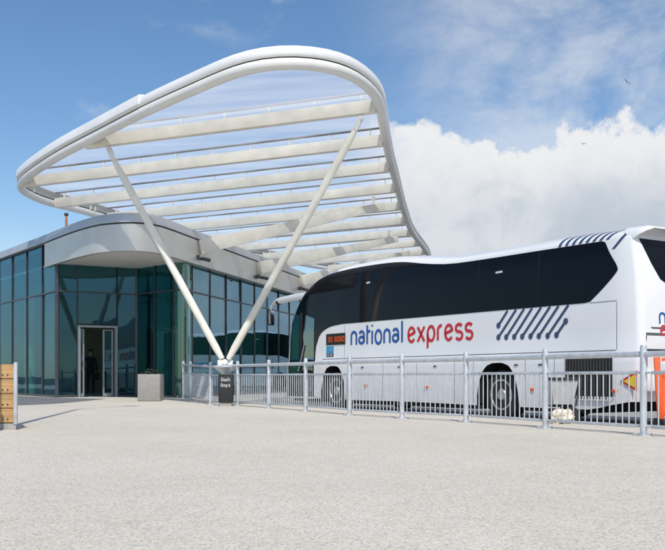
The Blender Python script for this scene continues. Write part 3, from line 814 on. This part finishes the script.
# side display, sticker, markers, grille
ds = flank([[(2.20, 1.57), (3.10, 1.57), (3.10, 1.86), (2.20, 1.86)]], 'destination_display', M['busglass'], .012)
SEG = {'3': 'abgcd', '0': 'abcdef', '8': 'abcdefg', '6': 'afgcde', '2': 'abged', '4': 'fgbc'}
def seg(ch, x, z, w, h):
    pts = {'a': ((0, h), (w, h)), 'b': ((w, h), (w, h/2)), 'c': ((w, h/2), (w, 0)), 'd': ((0, 0), (w, 0)), 'e': ((0, 0), (0, h/2)), 'f': ((0, h/2), (0, h)), 'g': ((0, h/2), (w, h/2))}
    out = []
    for k in SEG[ch]:
        (a, c), (e, g) = pts[k]
        for q in ribbon([(x+a, z+c), (x+e, z+g)], .026): out.append([tuple(p) for p in q])
    return out
qs = []
for ch, x in (('3', 2.30), ('0', 2.42), ('8', 2.62), ('0', 2.74), ('8', 2.86), ('0', 2.98)): qs += seg(ch, x, 1.66, .075, .11)
flank(qs, 'led_digits', M['led'], .016, ds, cut=False)
sk = flank([[(2.20, 1.36), (2.55, 1.36), (2.55, 1.54), (2.20, 1.54)]], 'door_sticker', M['sticker'], .006)
flank([[(2.20, 1.27), (2.55, 1.27), (2.55, 1.355), (2.20, 1.355)]], 'sticker_panel', M['seam'], .006, sk)
flank([[(2.25, 1.295), (2.33, 1.295), (2.33, 1.335), (2.25, 1.335)], [(2.40, 1.295), (2.49, 1.295), (2.49, 1.335), (2.40, 1.335)], [(2.34, 1.43), (2.48, 1.43), (2.48, 1.455), (2.34, 1.455)]], 'sticker_print', M['letterwhite'], .009, sk)
for x, y in ((366.5, 385.5), (427, 387), (532.6, 389.5), (615, 391)):
    s_, z_ = px2s(x), px2z(x, y); local(MB().box((s_, Yl(s_, z_)-.012, z_+ZB), (.11, .025, .055), 0, .006).build('side_marker', M['amber']))
b = MB(); b.box((11.02, .03, .75+ZB), (1.06, .10, .82))
g1 = local(b.build('engine_grille', M['under']))
b = MB()
for i in range(15): b.box((10.53+i*.07, -.022, .75+ZB), (.03, .02, .80))
local(b.build('grille_slats', M['grille']), g1)
flank([[(10.47, .33), (11.57, .33), (11.57, .40), (10.47, .40)]], 'grille_sill', M['white'], .03)
for s_ in (3.9, 5.4, 6.7, 9.2, 9.85):
    local(MB().box((s_, -.006, .98+ZB), (.10, .016, .035), 0, .005).build('locker_catch', M['seam']))
# warning triangle and lamps at the rear corner
wt = flank([[(11.72, .67), (12.08, .50), (12.08, .86)]], 'warning_triangle', M['red'], .012, cut=False)
flank([[(11.80, .672), (12.04, .56), (12.04, .79)]], 'triangle_centre', M['yellow'], .016, wt, cut=False)
for y in (.14, W-.14):
    local(MB().box((12.12, y, 1.02+ZB), (.06, .09, .22), 0, .015).build('tail_lamp', M['redlens']))
# rear face: window, lip, bumper, grooves, lettering
def rearp(poly, name, material, off, parent=None):
    b = MB(); vs = [b.bm.verts.new((s1(nom(11.9, z))+off, y, z+ZB)) for y, z in poly]; f = b.bm.faces.new(vs)
    ex = bmesh.ops.extrude_face_region(b.bm, geom=[f])
    for v in ex['geom']:
        if isinstance(v, bmesh.types.BMVert): v.co.x -= .012
    return local(b.build(name, material), parent)
rearp([(.20, 3.12), (.42, 2.72), (.62, 2.44), (.75, 2.38), (W-.75, 2.38), (W-.62, 2.44), (W-.42, 2.72), (W-.20, 3.12)], 'rear_window', M['busglass'], .012)
b = MB(); b.bm.free(); b.bm = bmesh.new()
prof = [(11.70, 3.352), (12.06, 3.335), (12.20, 3.30), (12.21, 3.275), (12.0, 3.22), (11.9, 3.18)]
lo, hi = [], []
secs = []
for y, sc in ((.12, .0), (.17, .55), (.28, 1), (W-.28, 1), (W-.17, .55), (W-.12, .0)):
    secs.append([b.bm.verts.new((11.75+(x-11.75)*(.6+.4*sc), y, z-(1-sc)*.10+ZB)) for x, z in prof])
for A, B in zip(secs, secs[1:]):
    for k in range(len(prof)): b.bm.faces.new((A[k], A[(k+1) % 6], B[(k+1) % 6], B[k])).smooth = True
b.bm.faces.new(secs[0][::-1]); b.bm.faces.new(secs[-1])
local(b.build('roof_lip', M['white'], sharp=50))
rearp([(.30, 1.60), (W-.30, 1.60), (W-.34, 1.57), (.34, 1.57)], 'rear_groove', M['seam'], .004)
rearp([(.18, 1.50), (W-.18, 1.50), (W-.18, 1.455), (.18, 1.455)], 'rear_groove', M['seam'], .004)
rearp([(.175, .62), (.195, .62), (.195, 1.45), (.175, 1.45)], 'rear_groove', M['seam'], .004)
b = MB(); b.box((12.12, W/2, .66+ZB), (.16, W-.24, .34), 0, .05); local(b.build('rear_bumper', M['white']))
b = MB(); b.box((12.10, W/2, 1.205+ZB), (.12, W-.22, .035), 0, .01); local(b.build('bumper_shelf', M['grille']))
b = MB(); b.box((12.15, W/2, 1.33+ZB), (.03, .52, .12), 0, .004); local(b.build('number_plate', M['yellow']))
def rear_word(txt, y0, y1, base, xh, name, material):
    for qs in word(txt, y0, y1, base, xh):
        b = MB()
        for q in qs: b.bm.faces.new([b.bm.verts.new((s1(z)+.006, y, z+ZB)) for y, z in q])
        local(b.build(name, material))
rear_word('national', .52, 1.95, 1.66, .20, 'blue_letter', M['blue'])
rear_word('express', .54, 1.95, 1.47, .17, 'red_letter', M['red'])
# wheels
def wheel(s_, y, sg, dual=False):
    c = (s_, y, .51)
    w_ = .30
    b = MB(); b.lathe([(.30, 0), (.36, -.01*sg), (.47, .01*sg), (.505, .05*sg), (.51, .15*sg), (.505, .25*sg), (.47, .29*sg), (.30, .30*sg)], c, 'Y', 40)
    wl = local(b.build('wheel', M['tyre'], sharp=50))
    b = MB(); b.lathe([(.305, .002*sg), (.315, -.012*sg), (.28, -.012*sg), (.262, .03*sg), (.235, .07*sg), (.13, .06*sg), (.12, .0*sg), (.10, -.02*sg), (.0, -.022*sg)], c, 'Y', 40)
    for k in range(10):
        a = 2*math.pi*k/10; b.lathe([(.018, .06*sg), (.018, .03*sg)], (c[0]+.185*math.cos(a), c[1], c[2]+.185*math.sin(a)), 'Y', 8)
    local(b.build('rim', M['rimpaint'], sharp=40), wl)
for ac, hw in arches:
    wheel(ac+.02, .10, 1); wheel(ac+.02, W-.10, -1)
b = MB()
for ac, hw in arches:
    b.box((ac, W/2, .62+ZB), (hw*2.1, W-.9, .95))
    for y in (.25, W-.25): pass
b.box((5.6, W/2, .20+ZB), (4.8, W-.14, .24)); b.box((1.15, W/2, .22+ZB), (1.5, W-.2, .26)); b.box((10.1, W/2, .24+ZB), (1.6, W-.16, .30)); b.box((11.3, W/2, .46+ZB), (1.2, W-.16, .2))
local(b.build('underbody', M['under']))
# wheel housings: dark shells above and beside each arch
for ac, hw in arches:
    for y0, sg in ((.05, 1), (W-.05, -1)):
        b = MB()
        pr = [(ac+hw*1.02*x, .2+.87*(1-abs(x)**3.2)**.55) for x in [-1+.1*i for i in range(21)]]
        A = [b.bm.verts.new((s_, y0, z+ZB+.005)) for s_, z in pr]; B = [b.bm.verts.new((s_, y0+sg*.5, z+ZB+.005)) for s_, z in pr]
        for k in range(20): b.bm.faces.new((A[k], A[k+1], B[k+1], B[k]))
        local(b.build('wheel_housing', M['under']))

# a second coach on the far bay, seen only mirrored in the terminal's glass
c2 = copy_tree(CO, None, skip=('blue_letter', 'red_letter', 'destination_display', 'door_sticker', 'navy_roof_stripe'))
c2.location = (7.0, 56.0, -.12); c2['label'] = 'plain white coach on the far bay, mirrored in the terminal glass'
b = MB(); b.box((6.6, -.012, 1.50+ZB), (7.0, .01, .16)); o = b.build('side_stripe', M['sticker']); o.parent = c2

# ================================================================== smaller things
# timber planter at the left edge
Yp = 12.8
tp = thing('timber_planter', (PX(-12, Yp), Yp+.5, 0), 'timber planter of four broad boards with a steel corner, at the left edge', 'planter')
x1 = PX(14.8, Yp); x0 = x1-2.2
bk = .62; sk_ = -.40*bk                      # the box narrows to the back: its right side runs along (sk_, bk)
def plank_ring(z0, z1, name, material, o=0.):
    A = [(x0-o, Yp-o), (x1+o, Yp-o), (x1+sk_+o, Yp+bk+o), (x0-o, Yp+bk+o)]
    for (p, q) in zip(A, A[1:]+A[:1]):
        p, q = Vector(p), Vector(q); t = (q-p).normalized()*.003
        b = MB(); b.slab(p+t, q-t, z0, z1, .05, off=.026); bmesh.ops.bevel(b.bm, geom=b.bm.edges[:], offset=.006, segments=2, affect='EDGES'); b.build(name, material, tp)
for i in range(4):
    z0 = .10+.208*i; plank_ring(z0, z0+.200, 'board', M['wood'])
    for dx in (.10, .17):
        b = MB(); b.lathe([(.012, -.008), (.010, -.003)], (x1-dx, Yp, z0+.05), 'Y', 10); b.build('bolt', M['anod'], tp)
b = MB(); b.box((x1+.012, Yp+.0, .515), (.045, .05, .87), 0, .004); b.build('corner_post', M['galv'], tp)
b = MB(); b.prism([(x0-.01, Yp-.01), (x1+.02, Yp-.01), (x1+sk_+.01, Yp+bk+.01), (x0-.01, Yp+bk+.01)], 0, .09); b.build('plinth', M['concrete'], tp)
b = MB(); b.prism([(x0+.06, Yp+.06), (x1-.09, Yp+.06), (x1+sk_-.09, Yp+bk-.06), (x0+.06, Yp+bk-.06)], .1, .86); b.build('soil', M['soil'], tp)
# litter bin
bx, by = PX(226, 23.25), 23.25
lb = thing('litter_bin', (bx, by, 0), 'small black box with white lettering at the foot of the V column', 'bin')
b = MB(); b.box((bx, by, .44), (.36, .26, .70), 0, .015); b.build('bin_body', M['dark'], lb)
b = MB(); b.box((bx, by, .045), (.30, .20, .09)); b.build('plinth', M['concrete'], lb)
b = MB(); b.box((bx, by, .805), (.38, .28, .03), 0, .01); b.build('lid', M['anod'], lb)
def text(body, size, loc, name, material, parent, rot=(math.pi/2, 0, 0), wx=1.):
    cu = bpy.data.curves.new(name, 'FONT'); cu.body = body; cu.size = size; cu.align_x = 'CENTER'; cu.offset = .006; cu.extrude = .002
    t = bpy.data.objects.new(name, cu); COL.objects.link(t)
    dg_ = bpy.context.evaluated_depsgraph_get(); me = bpy.data.meshes.new_from_object(t.evaluated_get(dg_)); bpy.data.objects.remove(t)
    me.materials.clear(); me.materials.append(material)
    o = bpy.data.objects.new(name, me); COL.objects.link(o); o.location = loc; o.rotation_euler = rot; o.scale = (wx, 1, 1); adopt(o, parent)
    return o
text("Don't", .115, (bx, by-.134, .64), 'lettering', M['letterwhite'], lb, wx=.85)
text("Drop it", .11, (bx, by-.134, .50), 'lettering', M['letterwhite'], lb, wx=.72)
# granite planter by the porch
gy = 26.7; gx = PX(151, gy)
gp = thing('granite_planter', (gx, gy, .05), 'square granite planter standing by the porch glass', 'planter')
zz = gz(gx, gy)
b = MB(); W2 = .325
for sx, sy, dx, dy in ((0, -1, .65, .08), (0, 1, .65, .08), (-1, 0, .08, .488), (1, 0, .08, .488)): b.box((gx+sx*(W2-.04), gy+sy*(W2-.04), zz+.39), (dx, dy, .78), 0, .006)
b.build('planter_wall', M['granite'], gp); MB().box((gx, gy, zz+.36), (.48, .48, .68)).build('soil', M['soil'], gp)
sh = thing('planter_shrub', (gx, gy, zz+.70), 'low dark shrub growing in the granite planter', 'shrub')
b = MB()
for i in range(300):
    a = random.random()*6.28; r_ = .30*math.sqrt(random.random()); h = .02+.24*random.random()*(1.25-r_/.34)
    c = Vector((gx+r_*math.cos(a), gy+r_*math.sin(a), zz+.70+h)); q = Vector((random.gauss(0, 1), random.gauss(0, 1), random.gauss(.5, .6))).normalized()
    t = q.cross(Vector((random.gauss(0, 1), random.gauss(0, 1), random.gauss(0, 1)))).normalized(); e = q.cross(t)
    L_ = random.uniform(.03, .055); vs = [b.bm.verts.new(c+t*L_), b.bm.verts.new(c+e*L_*.45), b.bm.verts.new(c-t*L_), b.bm.verts.new(c-e*L_*.45)]; b.bm.faces.new(vs)
b.build('foliage', M['leaf'], sh, fix=False)
b = MB()
for i in range(9):
    a = i*.7; b.tube((gx, gy, zz+.70), (gx+.2*math.cos(a), gy+.2*math.sin(a), zz+.82), .006, n=5)
b.build('stem', M['soil'], sh)
# hopper cart and stone behind the railing
hx, hy = PX(561, 15.0), 15.0
hc = thing('hopper_cart', (hx, hy, 0), 'pale tapered cart with a black rim between railing and coach', 'cart', 0)
b = MB(); lo = .155; hi = .225
vs0 = [b.bm.verts.new((hx+a*lo-.02, hy+c*.23, .30)) for a, c in ((-1, -1), (1, -1), (1, 1), (-1, 1))]; vs1 = [b.bm.verts.new((hx+a*hi, hy+c*.24, .70)) for a, c in ((-1, -1), (1, -1), (1, 1), (-1, 1))]
b.bm.faces.new(vs0[::-1])
for k in range(4): b.bm.faces.new((vs0[k], vs0[(k+1) % 4], vs1[(k+1) % 4], vs1[k]))
bmesh.ops.solidify(b.bm, geom=b.bm.faces[:], thickness=-.012)
b.build('tub', M['tub'], hc)
b = MB()
for sx, sy, dx, dy in ((0, -1, .5, .035), (0, 1, .5, .035), (-1, 0, .035, .46), (1, 0, .035, .46)): b.box((hx+sx*.235, hy+sy*.25, .715), (dx, dy, .045), 0, .008)
b.build('tub_rim', M['dark'], hc)
b = MB()
for sy in (-1, 1):
    b.tube((hx-.22, hy+sy*.16, .27), (hx+.2, hy+sy*.16, .27), .016, n=8); b.tube((hx+.2, hy+sy*.16, .27), (hx+.28, hy+sy*.2, .72), .016, n=8); b.tube((hx-.2, hy+sy*.16, .27), (hx-.2, hy+sy*.16, 0.01), .016, n=8)
b.tube((hx+.28, hy-.2, .72), (hx+.28, hy+.2, .72), .016, n=8); b.build('frame', M['anod'], hc)
for sy in (-1, 1):
    b = MB(); b.lathe([(.05, -.03), (.12, -.03), (.13, -.02), (.13, .02), (.12, .03), (.05, .03)], (hx+.12, hy+sy*.2, .13), 'Y', 20); b.build('wheel', M['tyre'], hc)
sx_, sy_ = PX(561.5, 14.45), 14.45
b = MB(); bmesh.ops.create_icosphere(b.bm, subdivisions=4, radius=1)
from mathutils import noise as mnoise
for v in b.bm.verts:
    n = v.co.normalized(); f = 1+.45*mnoise.noise(n*1.7+Vector((3, 1, 2)))+.30*mnoise.noise(n*3.7)+.10*mnoise.noise(n*9)
    v.co = Vector((sx_+n.x*f*.15, sy_+n.y*f*.12, max(.0, .12+n.z*f*.13)))
for f in b.bm.faces: f.smooth = True
tag(b.build('stone', M['rock'], sharp=40), 'rough cream stone on the ground behind the railing below the cart', 'stone')
# orange barrier
obx, oby = PX(655.5, 14.3), 14.3
ob = thing('barrier', (obx, oby, 0), 'orange plastic barrier with a grey reflective plate, behind the railing at the right edge', 'barrier')
fa = -.12; ca, sa = math.cos(fa), math.sin(fa)
def bp_(x, y, z): return (obx+x*ca-y*sa, oby+x*sa+y*ca, z)
b = MB()
b.box(bp_(.05, 0, .57), (.10, .05, .98), fa, .012, ry=-.06); b.box(bp_(1.95, 0, .57), (.10, .05, .98), fa, .012)
for z, h in ((1.0, .10), (.80, .12), (.20, .14)): b.box(bp_(1.0, 0, z), (1.80, .045, h), fa, .012)
b.box(bp_(1.0, 0, .60), (1.82, .025, .80), fa)
for i in range(7): b.box(bp_(.28+.24*i, 0, .50), (.12, .04, .48), fa, .01)
b.build('barrier_panel', M['orange'], ob)
b = MB(); b.box(bp_(.145, -.03, .91), (.16, .012, .17), fa, .003); b.build('reflective_plate', M['reflect'], ob)
for x in (.1, 1.9):
    b = MB(); b.box(bp_(x, 0, .045), (.12, .62, .09), fa, .02); b.build('foot', M['dark'], ob)
# a street lamp left of the frame whose shadow crosses the paving
lx, ly = -4.62, 12.0
sl = thing('street_lamp', (lx, ly, 0), 'tall grey street lamp left of the view, its thin shadow on the paving', 'street lamp')
b = MB(); b.lathe([(.10, 0), (.10, 1.1), (.07, 1.15), (.045, 10.6), (.04, 10.9)], (lx, ly, 0), n=16); b.build('pole', M['galv'], sl)
b = MB(); b.sweep(catmull([(lx, ly, 10.85), (lx+.12, ly+.25, 11.15), (lx+.5, ly+1.1, 11.35), (lx+.62, ly+1.4, 11.36)], 5), .035, 10); b.build('arm', M['galv'], sl)
b = MB(); b.box((lx+.78, ly+1.75, 11.36), (.24, .62, .10), -.42, .03); b.build('lamp_head', M['galv'], sl)
# far red mast
my = 90.; mx = PX(66.3, my); mh = CZ+(HY-213)/F*my
ms = thing('mast', (mx, my, 0), 'thin brick red mast far behind the terminal roof', 'mast')
b = MB(); b.lathe([(.6, 0), (.22, mh*.5), (.14, mh*.9), (.10, mh)], (mx, my, 0), n=12); b.build('mast_shaft', M['brick'], ms)
b = MB(); b.lathe([(.18, mh*.985), (.22, mh*.99), (.18, mh*1.0)], (mx, my, 0), n=12); b.build('collar', M['anod'], ms)
# gulls
def gull(px, py, Y, tilt, label):
    c = P(px, py, Y); g = thing('gull', c, label, 'bird', 0, 'gulls in the sky')
    b = MB(); b.sweep([c+Vector((-.22, 0, 0)), c+Vector((-.1, 0, .02)), c+Vector((.05, 0, .02)), c+Vector((.2, 0, .03)), c+Vector((.27, 0, .02))], lambda t: (.01, .06, .075, .045, .01)[int(round(t*4))], 8); b.build('bird_body', M['gull'], g)
    for sg in (-1, 1):
        b = MB()
        for (a0, a1, w0, w1) in ((0, .35, .16, .13), (.35, .68, .13, .02)):
            p0 = c+Vector((sg*a0*math.cos(tilt)*.9, sg*a0*.3, .03+a0*.35*(1 if a0 < .1 else 1)+sg*a0*math.sin(tilt))); p1 = c+Vector((sg*a1*math.cos(tilt)*.9, sg*a1*.3, .03+.35*.35+(a1-.35)*-.1+sg*a1*math.sin(tilt)))
            q = [p0+Vector((w0/2, 0, 0.012)), p0-Vector((w0/2, 0, 0.012)), p1-Vector((w1/2, 0, .012)), p1+Vector((w1/2, 0, .012))]
            vs = [b.bm.verts.new(x) for x in q]; f = b.bm.faces.new(vs)
        bmesh.ops.solidify(b.bm, geom=b.bm.faces[:], thickness=.015); b.build('wing', M['gull'], g)
gull(627.5, 82.5, 130, -.5, 'small dark gull high in the blue sky at the right'); gull(583.5, 144, 150, .1, 'small grey gull in front of the white cloud')

# ================================================================== person in the doorway
def skin_mesh(name, pts, edges, radii, mats, sub=2):
    me = bpy.data.meshes.new(name); me.from_pydata([Vector(p) for p in pts], edges, []); o = bpy.data.objects.new(name, me); COL.objects.link(o)
    sk = o.modifiers.new('s', 'SKIN'); sk.use_smooth_shade = True
    for i, r_ in enumerate(radii): me.skin_vertices[0].data[i].radius = (r_ if isinstance(r_, tuple) else (r_, r_))
    me.skin_vertices[0].data[0].use_root = True
    sb = o.modifiers.new('b', 'SUBSURF'); sb.levels = sub; sb.render_levels = sub
    dg_ = bpy.context.evaluated_depsgraph_get(); m2 = bpy.data.meshes.new_from_object(o.evaluated_get(dg_)); m2.name = name
    bpy.data.objects.remove(o); m2.materials.clear()
    for mm in mats: m2.materials.append(mm)
    for p in m2.polygons: p.use_smooth = True
    o2 = bpy.data.objects.new(name, m2); COL.objects.link(o2); return o2
ps = thing('person', (PX(90.5, 35.6), 35.6, GB+.012), 'person in dark clothes standing inside the open doorway with a bag on one arm', 'person', .25)
pts = [(0, 0, .93), (0, 0, 1.08), (0, -.01, 1.25), (0, 0, 1.38), (0, 0, 1.45), (0, -.02, 1.52), (0, -.02, 1.60), (0, -.01, 1.67)]
rad = [(.155, .11), (.14, .10), (.165, .11), (.12, .085), (.05, .05), (.066, .078), (.074, .092), (.05, .06)]
ed = [(i, i+1) for i in range(7)]
def chain(start, ps_, rs):
    prev = start
    for p, r_ in zip(ps_, rs):
        pts.append(p); rad.append(r_); ed.append((prev, len(pts)-1)); prev = len(pts)-1
    return prev
for sg in (-1, 1):
    chain(0, [(sg*.09, 0, .86), (sg*.105, -.01, .50), (sg*.11, .02, .09), (sg*.12, -.06, .045), (sg*.125, -.15, .03)], [.088, .062, .042, .042, .030])
    w_ = chain(3, [(sg*.175, 0, 1.375), (sg*.225, .01, 1.12), (sg*.215, -.06, .88), (sg*.21, -.08, .82)], [.058, .045, .034, (.022, .036)])
    for k, (dx, L_) in enumerate(((-.028, .068), (-.010, .078), (.010, .074), (.026, .058))):
        chain(w_, [(sg*.21, -.082+dx, .775), (sg*.207, -.09+dx*1.1, .775-L_*.6), (sg*.198, -.096+dx*1.1, .775-L_)], [.009, .009, .008])
    chain(w_, [(sg*.2, -.125, .79), (sg*.192, -.135, .755)], [.010, .009])
pb = skin_mesh('body', pts, ed, rad, [M['cloth'], M['skin']])
for p in pb.data.polygons:
    c = p.center
    if c.z > 1.45 or (c.z < .86 and abs(c.x) > .18): p.material_index = 1
pb.parent = ps
b = MB(); bmesh.ops.create_uvsphere(b.bm, u_segments=20, v_segments=14, radius=1)
bmesh.ops.delete(b.bm, geom=[v for v in b.bm.verts if v.co.z < -.25 or (v.co.y < -.35 and v.co.z < .45)], context='VERTS')
for v in b.bm.verts: v.co = Vector((v.co.x*.092, v.co.y*.108-.005, v.co.z*.12+1.615))
bmesh.ops.solidify(b.bm, geom=b.bm.faces[:], thickness=.02); hr = b.build('hair', M['hair'], sharp=80); hr.parent = ps
b = MB()
for sg in (-1, 1): b.lathe([(.006, 0), (.011, .006), (.006, .012)], (sg*.03, -.112, 1.59), 'Y', 10)
fe = b.build('eyes', M['hair']); fe.parent = ps
b = MB(); b.tube((0, -.105, 1.585), (0, -.132, 1.548), .009, .015, 8); b.box((0, -.108, 1.515), (.045, .014, .012), 0, .004)
for sg in (-1, 1): b.box((sg*.083, -.01, 1.57), (.014, .035, .055), 0, .006)
fn = b.build('face_features', M['skin']); fn.parent = ps
q = ps.matrix_basis
bg = thing('shoulder_bag', (PX(95.5, 35.5), 35.5, .72), 'dark bag hanging at the side of the person in the doorway', 'bag')
b = MB(); b.box((PX(96, 35.5), 35.45, .78), (.30, .14, .30), .2, .03); b.build('bag_body', M['cloth'], bg)
b = MB(); cx_ = PX(96, 35.5); b.sweep(catmull([(cx_-.1, 35.45, .92), (cx_-.07, 35.46, 1.1), (cx_, 35.47, 1.16), (cx_+.07, 35.46, 1.1), (cx_+.1, 35.45, .92)], 4), .01, 6); b.build('strap', M['cloth'], bg)

# ================================================================== sky, sun, camera
SUN_EL, SUN_AZ = 50., 172.
w = bpy.data.worlds.new('World'); S.world = w; w.use_nodes = True
nt = w.node_tree; bg_ = nt.nodes['Background']; out = nt.nodes['World Output']
sky = nt.nodes.new('ShaderNodeTexSky'); sky.sky_type = 'NISHITA'; sky.sun_disc = False
sky.sun_elevation = R(SUN_EL); sky.sun_rotation = R(SUN_AZ); sky.air_density = 1.0; sky.dust_density = .4; sky.ozone_density = 2.2
bg_.inputs['Strength'].default_value = .132
hs = nt.nodes.new('ShaderNodeHueSaturation'); hs.inputs['Saturation'].default_value = 1.15
nt.links.new(sky.outputs[0], hs.inputs['Color']); nt.links.new(hs.outputs[0], bg_.inputs['Color'])
def N(kind, **kw):
    n = nt.nodes.new(kind)
    for k, v in kw.items(): setattr(n, k, v)
    return n
def mth(op, a, c=None, d=None, clamp=False):
    n = N('ShaderNodeMath', operation=op, use_clamp=clamp)
    for i, v in enumerate((a, c, d)):
        if v is None: continue
        if isinstance(v, (int, float)): n.inputs[i].default_value = v
        else: nt.links.new(v, n.inputs[i])
    return n.outputs[0]
def ss(lo, hi, x):
    n = N('ShaderNodeMapRange', interpolation_type='SMOOTHSTEP'); n.inputs[1].default_value = lo; n.inputs[2].default_value = hi
    nt.links.new(x, n.inputs[0]); return n.outputs[0]
tc = N('ShaderNodeTexCoord'); sx = N('ShaderNodeSeparateXYZ'); nt.links.new(tc.outputs['Generated'], sx.inputs[0])
az = mth('ARCTAN2', sx.outputs[0], sx.outputs[1]); el = mth('ARCSINE', sx.outputs[2])
def tex(sc, det, rough, scale=(1, 1, 1), loc=(0, 0, 0), lac=2.0, dist=0.):
    mp = N('ShaderNodeMapping'); mp.inputs['Scale'].default_value = scale; mp.inputs['Location'].default_value = loc
    nt.links.new(tc.outputs['Generated'], mp.inputs[0])
    n = N('ShaderNodeTexNoise'); n.inputs['Scale'].default_value = sc; n.inputs['Detail'].default_value = det; n.inputs['Roughness'].default_value = rough
    n.inputs['Distortion'].default_value = dist
    nt.links.new(mp.outputs[0], n.inputs['Vector']); return n.outputs['Fac']
n1 = tex(9, 12, .60, loc=(3.1, .4, 1.7)); n2 = tex(3.2, 4, .5, loc=(7.3, 2.2, .3)); n3 = tex(26, 8, .6, loc=(1, 5, 2)); n5 = tex(13, 9, .55, loc=(2, 7, 4), dist=.3)
# cumulus bank on the right: a height that wanders with azimuth
top_ = mth('ADD', mth('MULTIPLY_ADD', mth('SUBTRACT', n1, .5), .18, .268), mth('MULTIPLY', mth('SUBTRACT', n3, .5), .06))
edge_ = mth('SUBTRACT', top_, el)
cum = mth('MULTIPLY', ss(-.002, .016, edge_), ss(.0, .10, mth('ADD', az, mth('MULTIPLY', mth('SUBTRACT', n1, .5), .25))))
cum = mth('MULTIPLY', cum, ss(2.6, 2.0, az))
# thin high veil, strongest upper right, and faint wisps
v1 = tex(5, 9, .62, scale=(1, 1.1, 1.9), loc=(.2, 3.3, 1.1), dist=.25)
veil = mth('MULTIPLY', ss(.34, .68, v1), mth('MULTIPLY', ss(-.02, .22, az), ss(.04, .30, el)))
veil = mth('MULTIPLY', veil, .62)
w1 = tex(7, 8, .6, scale=(1, 1, 2.6), loc=(5.2, 1.3, .2), dist=.4)
wisp = mth('MULTIPLY', ss(.56, .80, w1), .40)
lowv = mth('MULTIPLY', ss(.20, .02, el), mth('MULTIPLY', ss(.36, .66, v1), .58))
cov = mth('MAXIMUM', mth('MAXIMUM', cum, mth('MAXIMUM', veil, wisp)), lowv)
# sunlit tops, greyer body
body_ = mth('MULTIPLY', ss(.01, .13, edge_), mth('MULTIPLY_ADD', ss(.36, .60, n5), .55, .45))
cc = N('ShaderNodeMix', data_type='RGBA'); nt.links.new(body_, cc.inputs[0])
cc.inputs[6].default_value = (.97, .98, 1.0, 1); cc.inputs[7].default_value = (.60, .67, .76, 1)
cbk = N('ShaderNodeBackground'); nt.links.new(cc.outputs[2], cbk.inputs[0]); cbk.inputs[1].default_value = .88
mx = N('ShaderNodeMixShader'); nt.links.new(cov, mx.inputs[0]); nt.links.new(bg_.outputs[0], mx.inputs[1]); nt.links.new(cbk.outputs[0], mx.inputs[2])
nt.links.new(mx.outputs[0], out.inputs['Surface'])

sd = bpy.data.lights.new('sun', 'SUN'); sd.energy = 3.6; sd.angle = R(.53); sd.color = (1, .955, .89)
so = bpy.data.objects.new('sun', sd); COL.objects.link(so)
sv = Vector((math.sin(R(SUN_AZ))*math.cos(R(SUN_EL)), math.cos(R(SUN_AZ))*math.cos(R(SUN_EL)), math.sin(R(SUN_EL))))
so.rotation_euler = sv.to_track_quat('Z', 'Y').to_euler(); so.location = sv*60

cd = bpy.data.cameras.new('camera'); co = bpy.data.objects.new('camera', cd); COL.objects.link(co)
co.location = (0, 0, CZ); co.rotation_euler = (math.pi/2, 0, 0)
cd.sensor_width = 36; cd.sensor_fit = 'HORIZONTAL'; cd.lens = 36*F/665; cd.shift_x = 0; cd.shift_y = (HY-275)/665; cd.clip_end = 8000; cd.clip_start = .05
S.camera = co
S.view_settings.view_transform = 'Standard'; S.view_settings.look = 'None'; S.view_settings.exposure = 0; S.view_settings.gamma = 1
S.view_settings.use_curve_mapping = False
S.cycles.max_bounces = 10; S.cycles.transparent_max_bounces = 24; S.cycles.glossy_bounces = 4
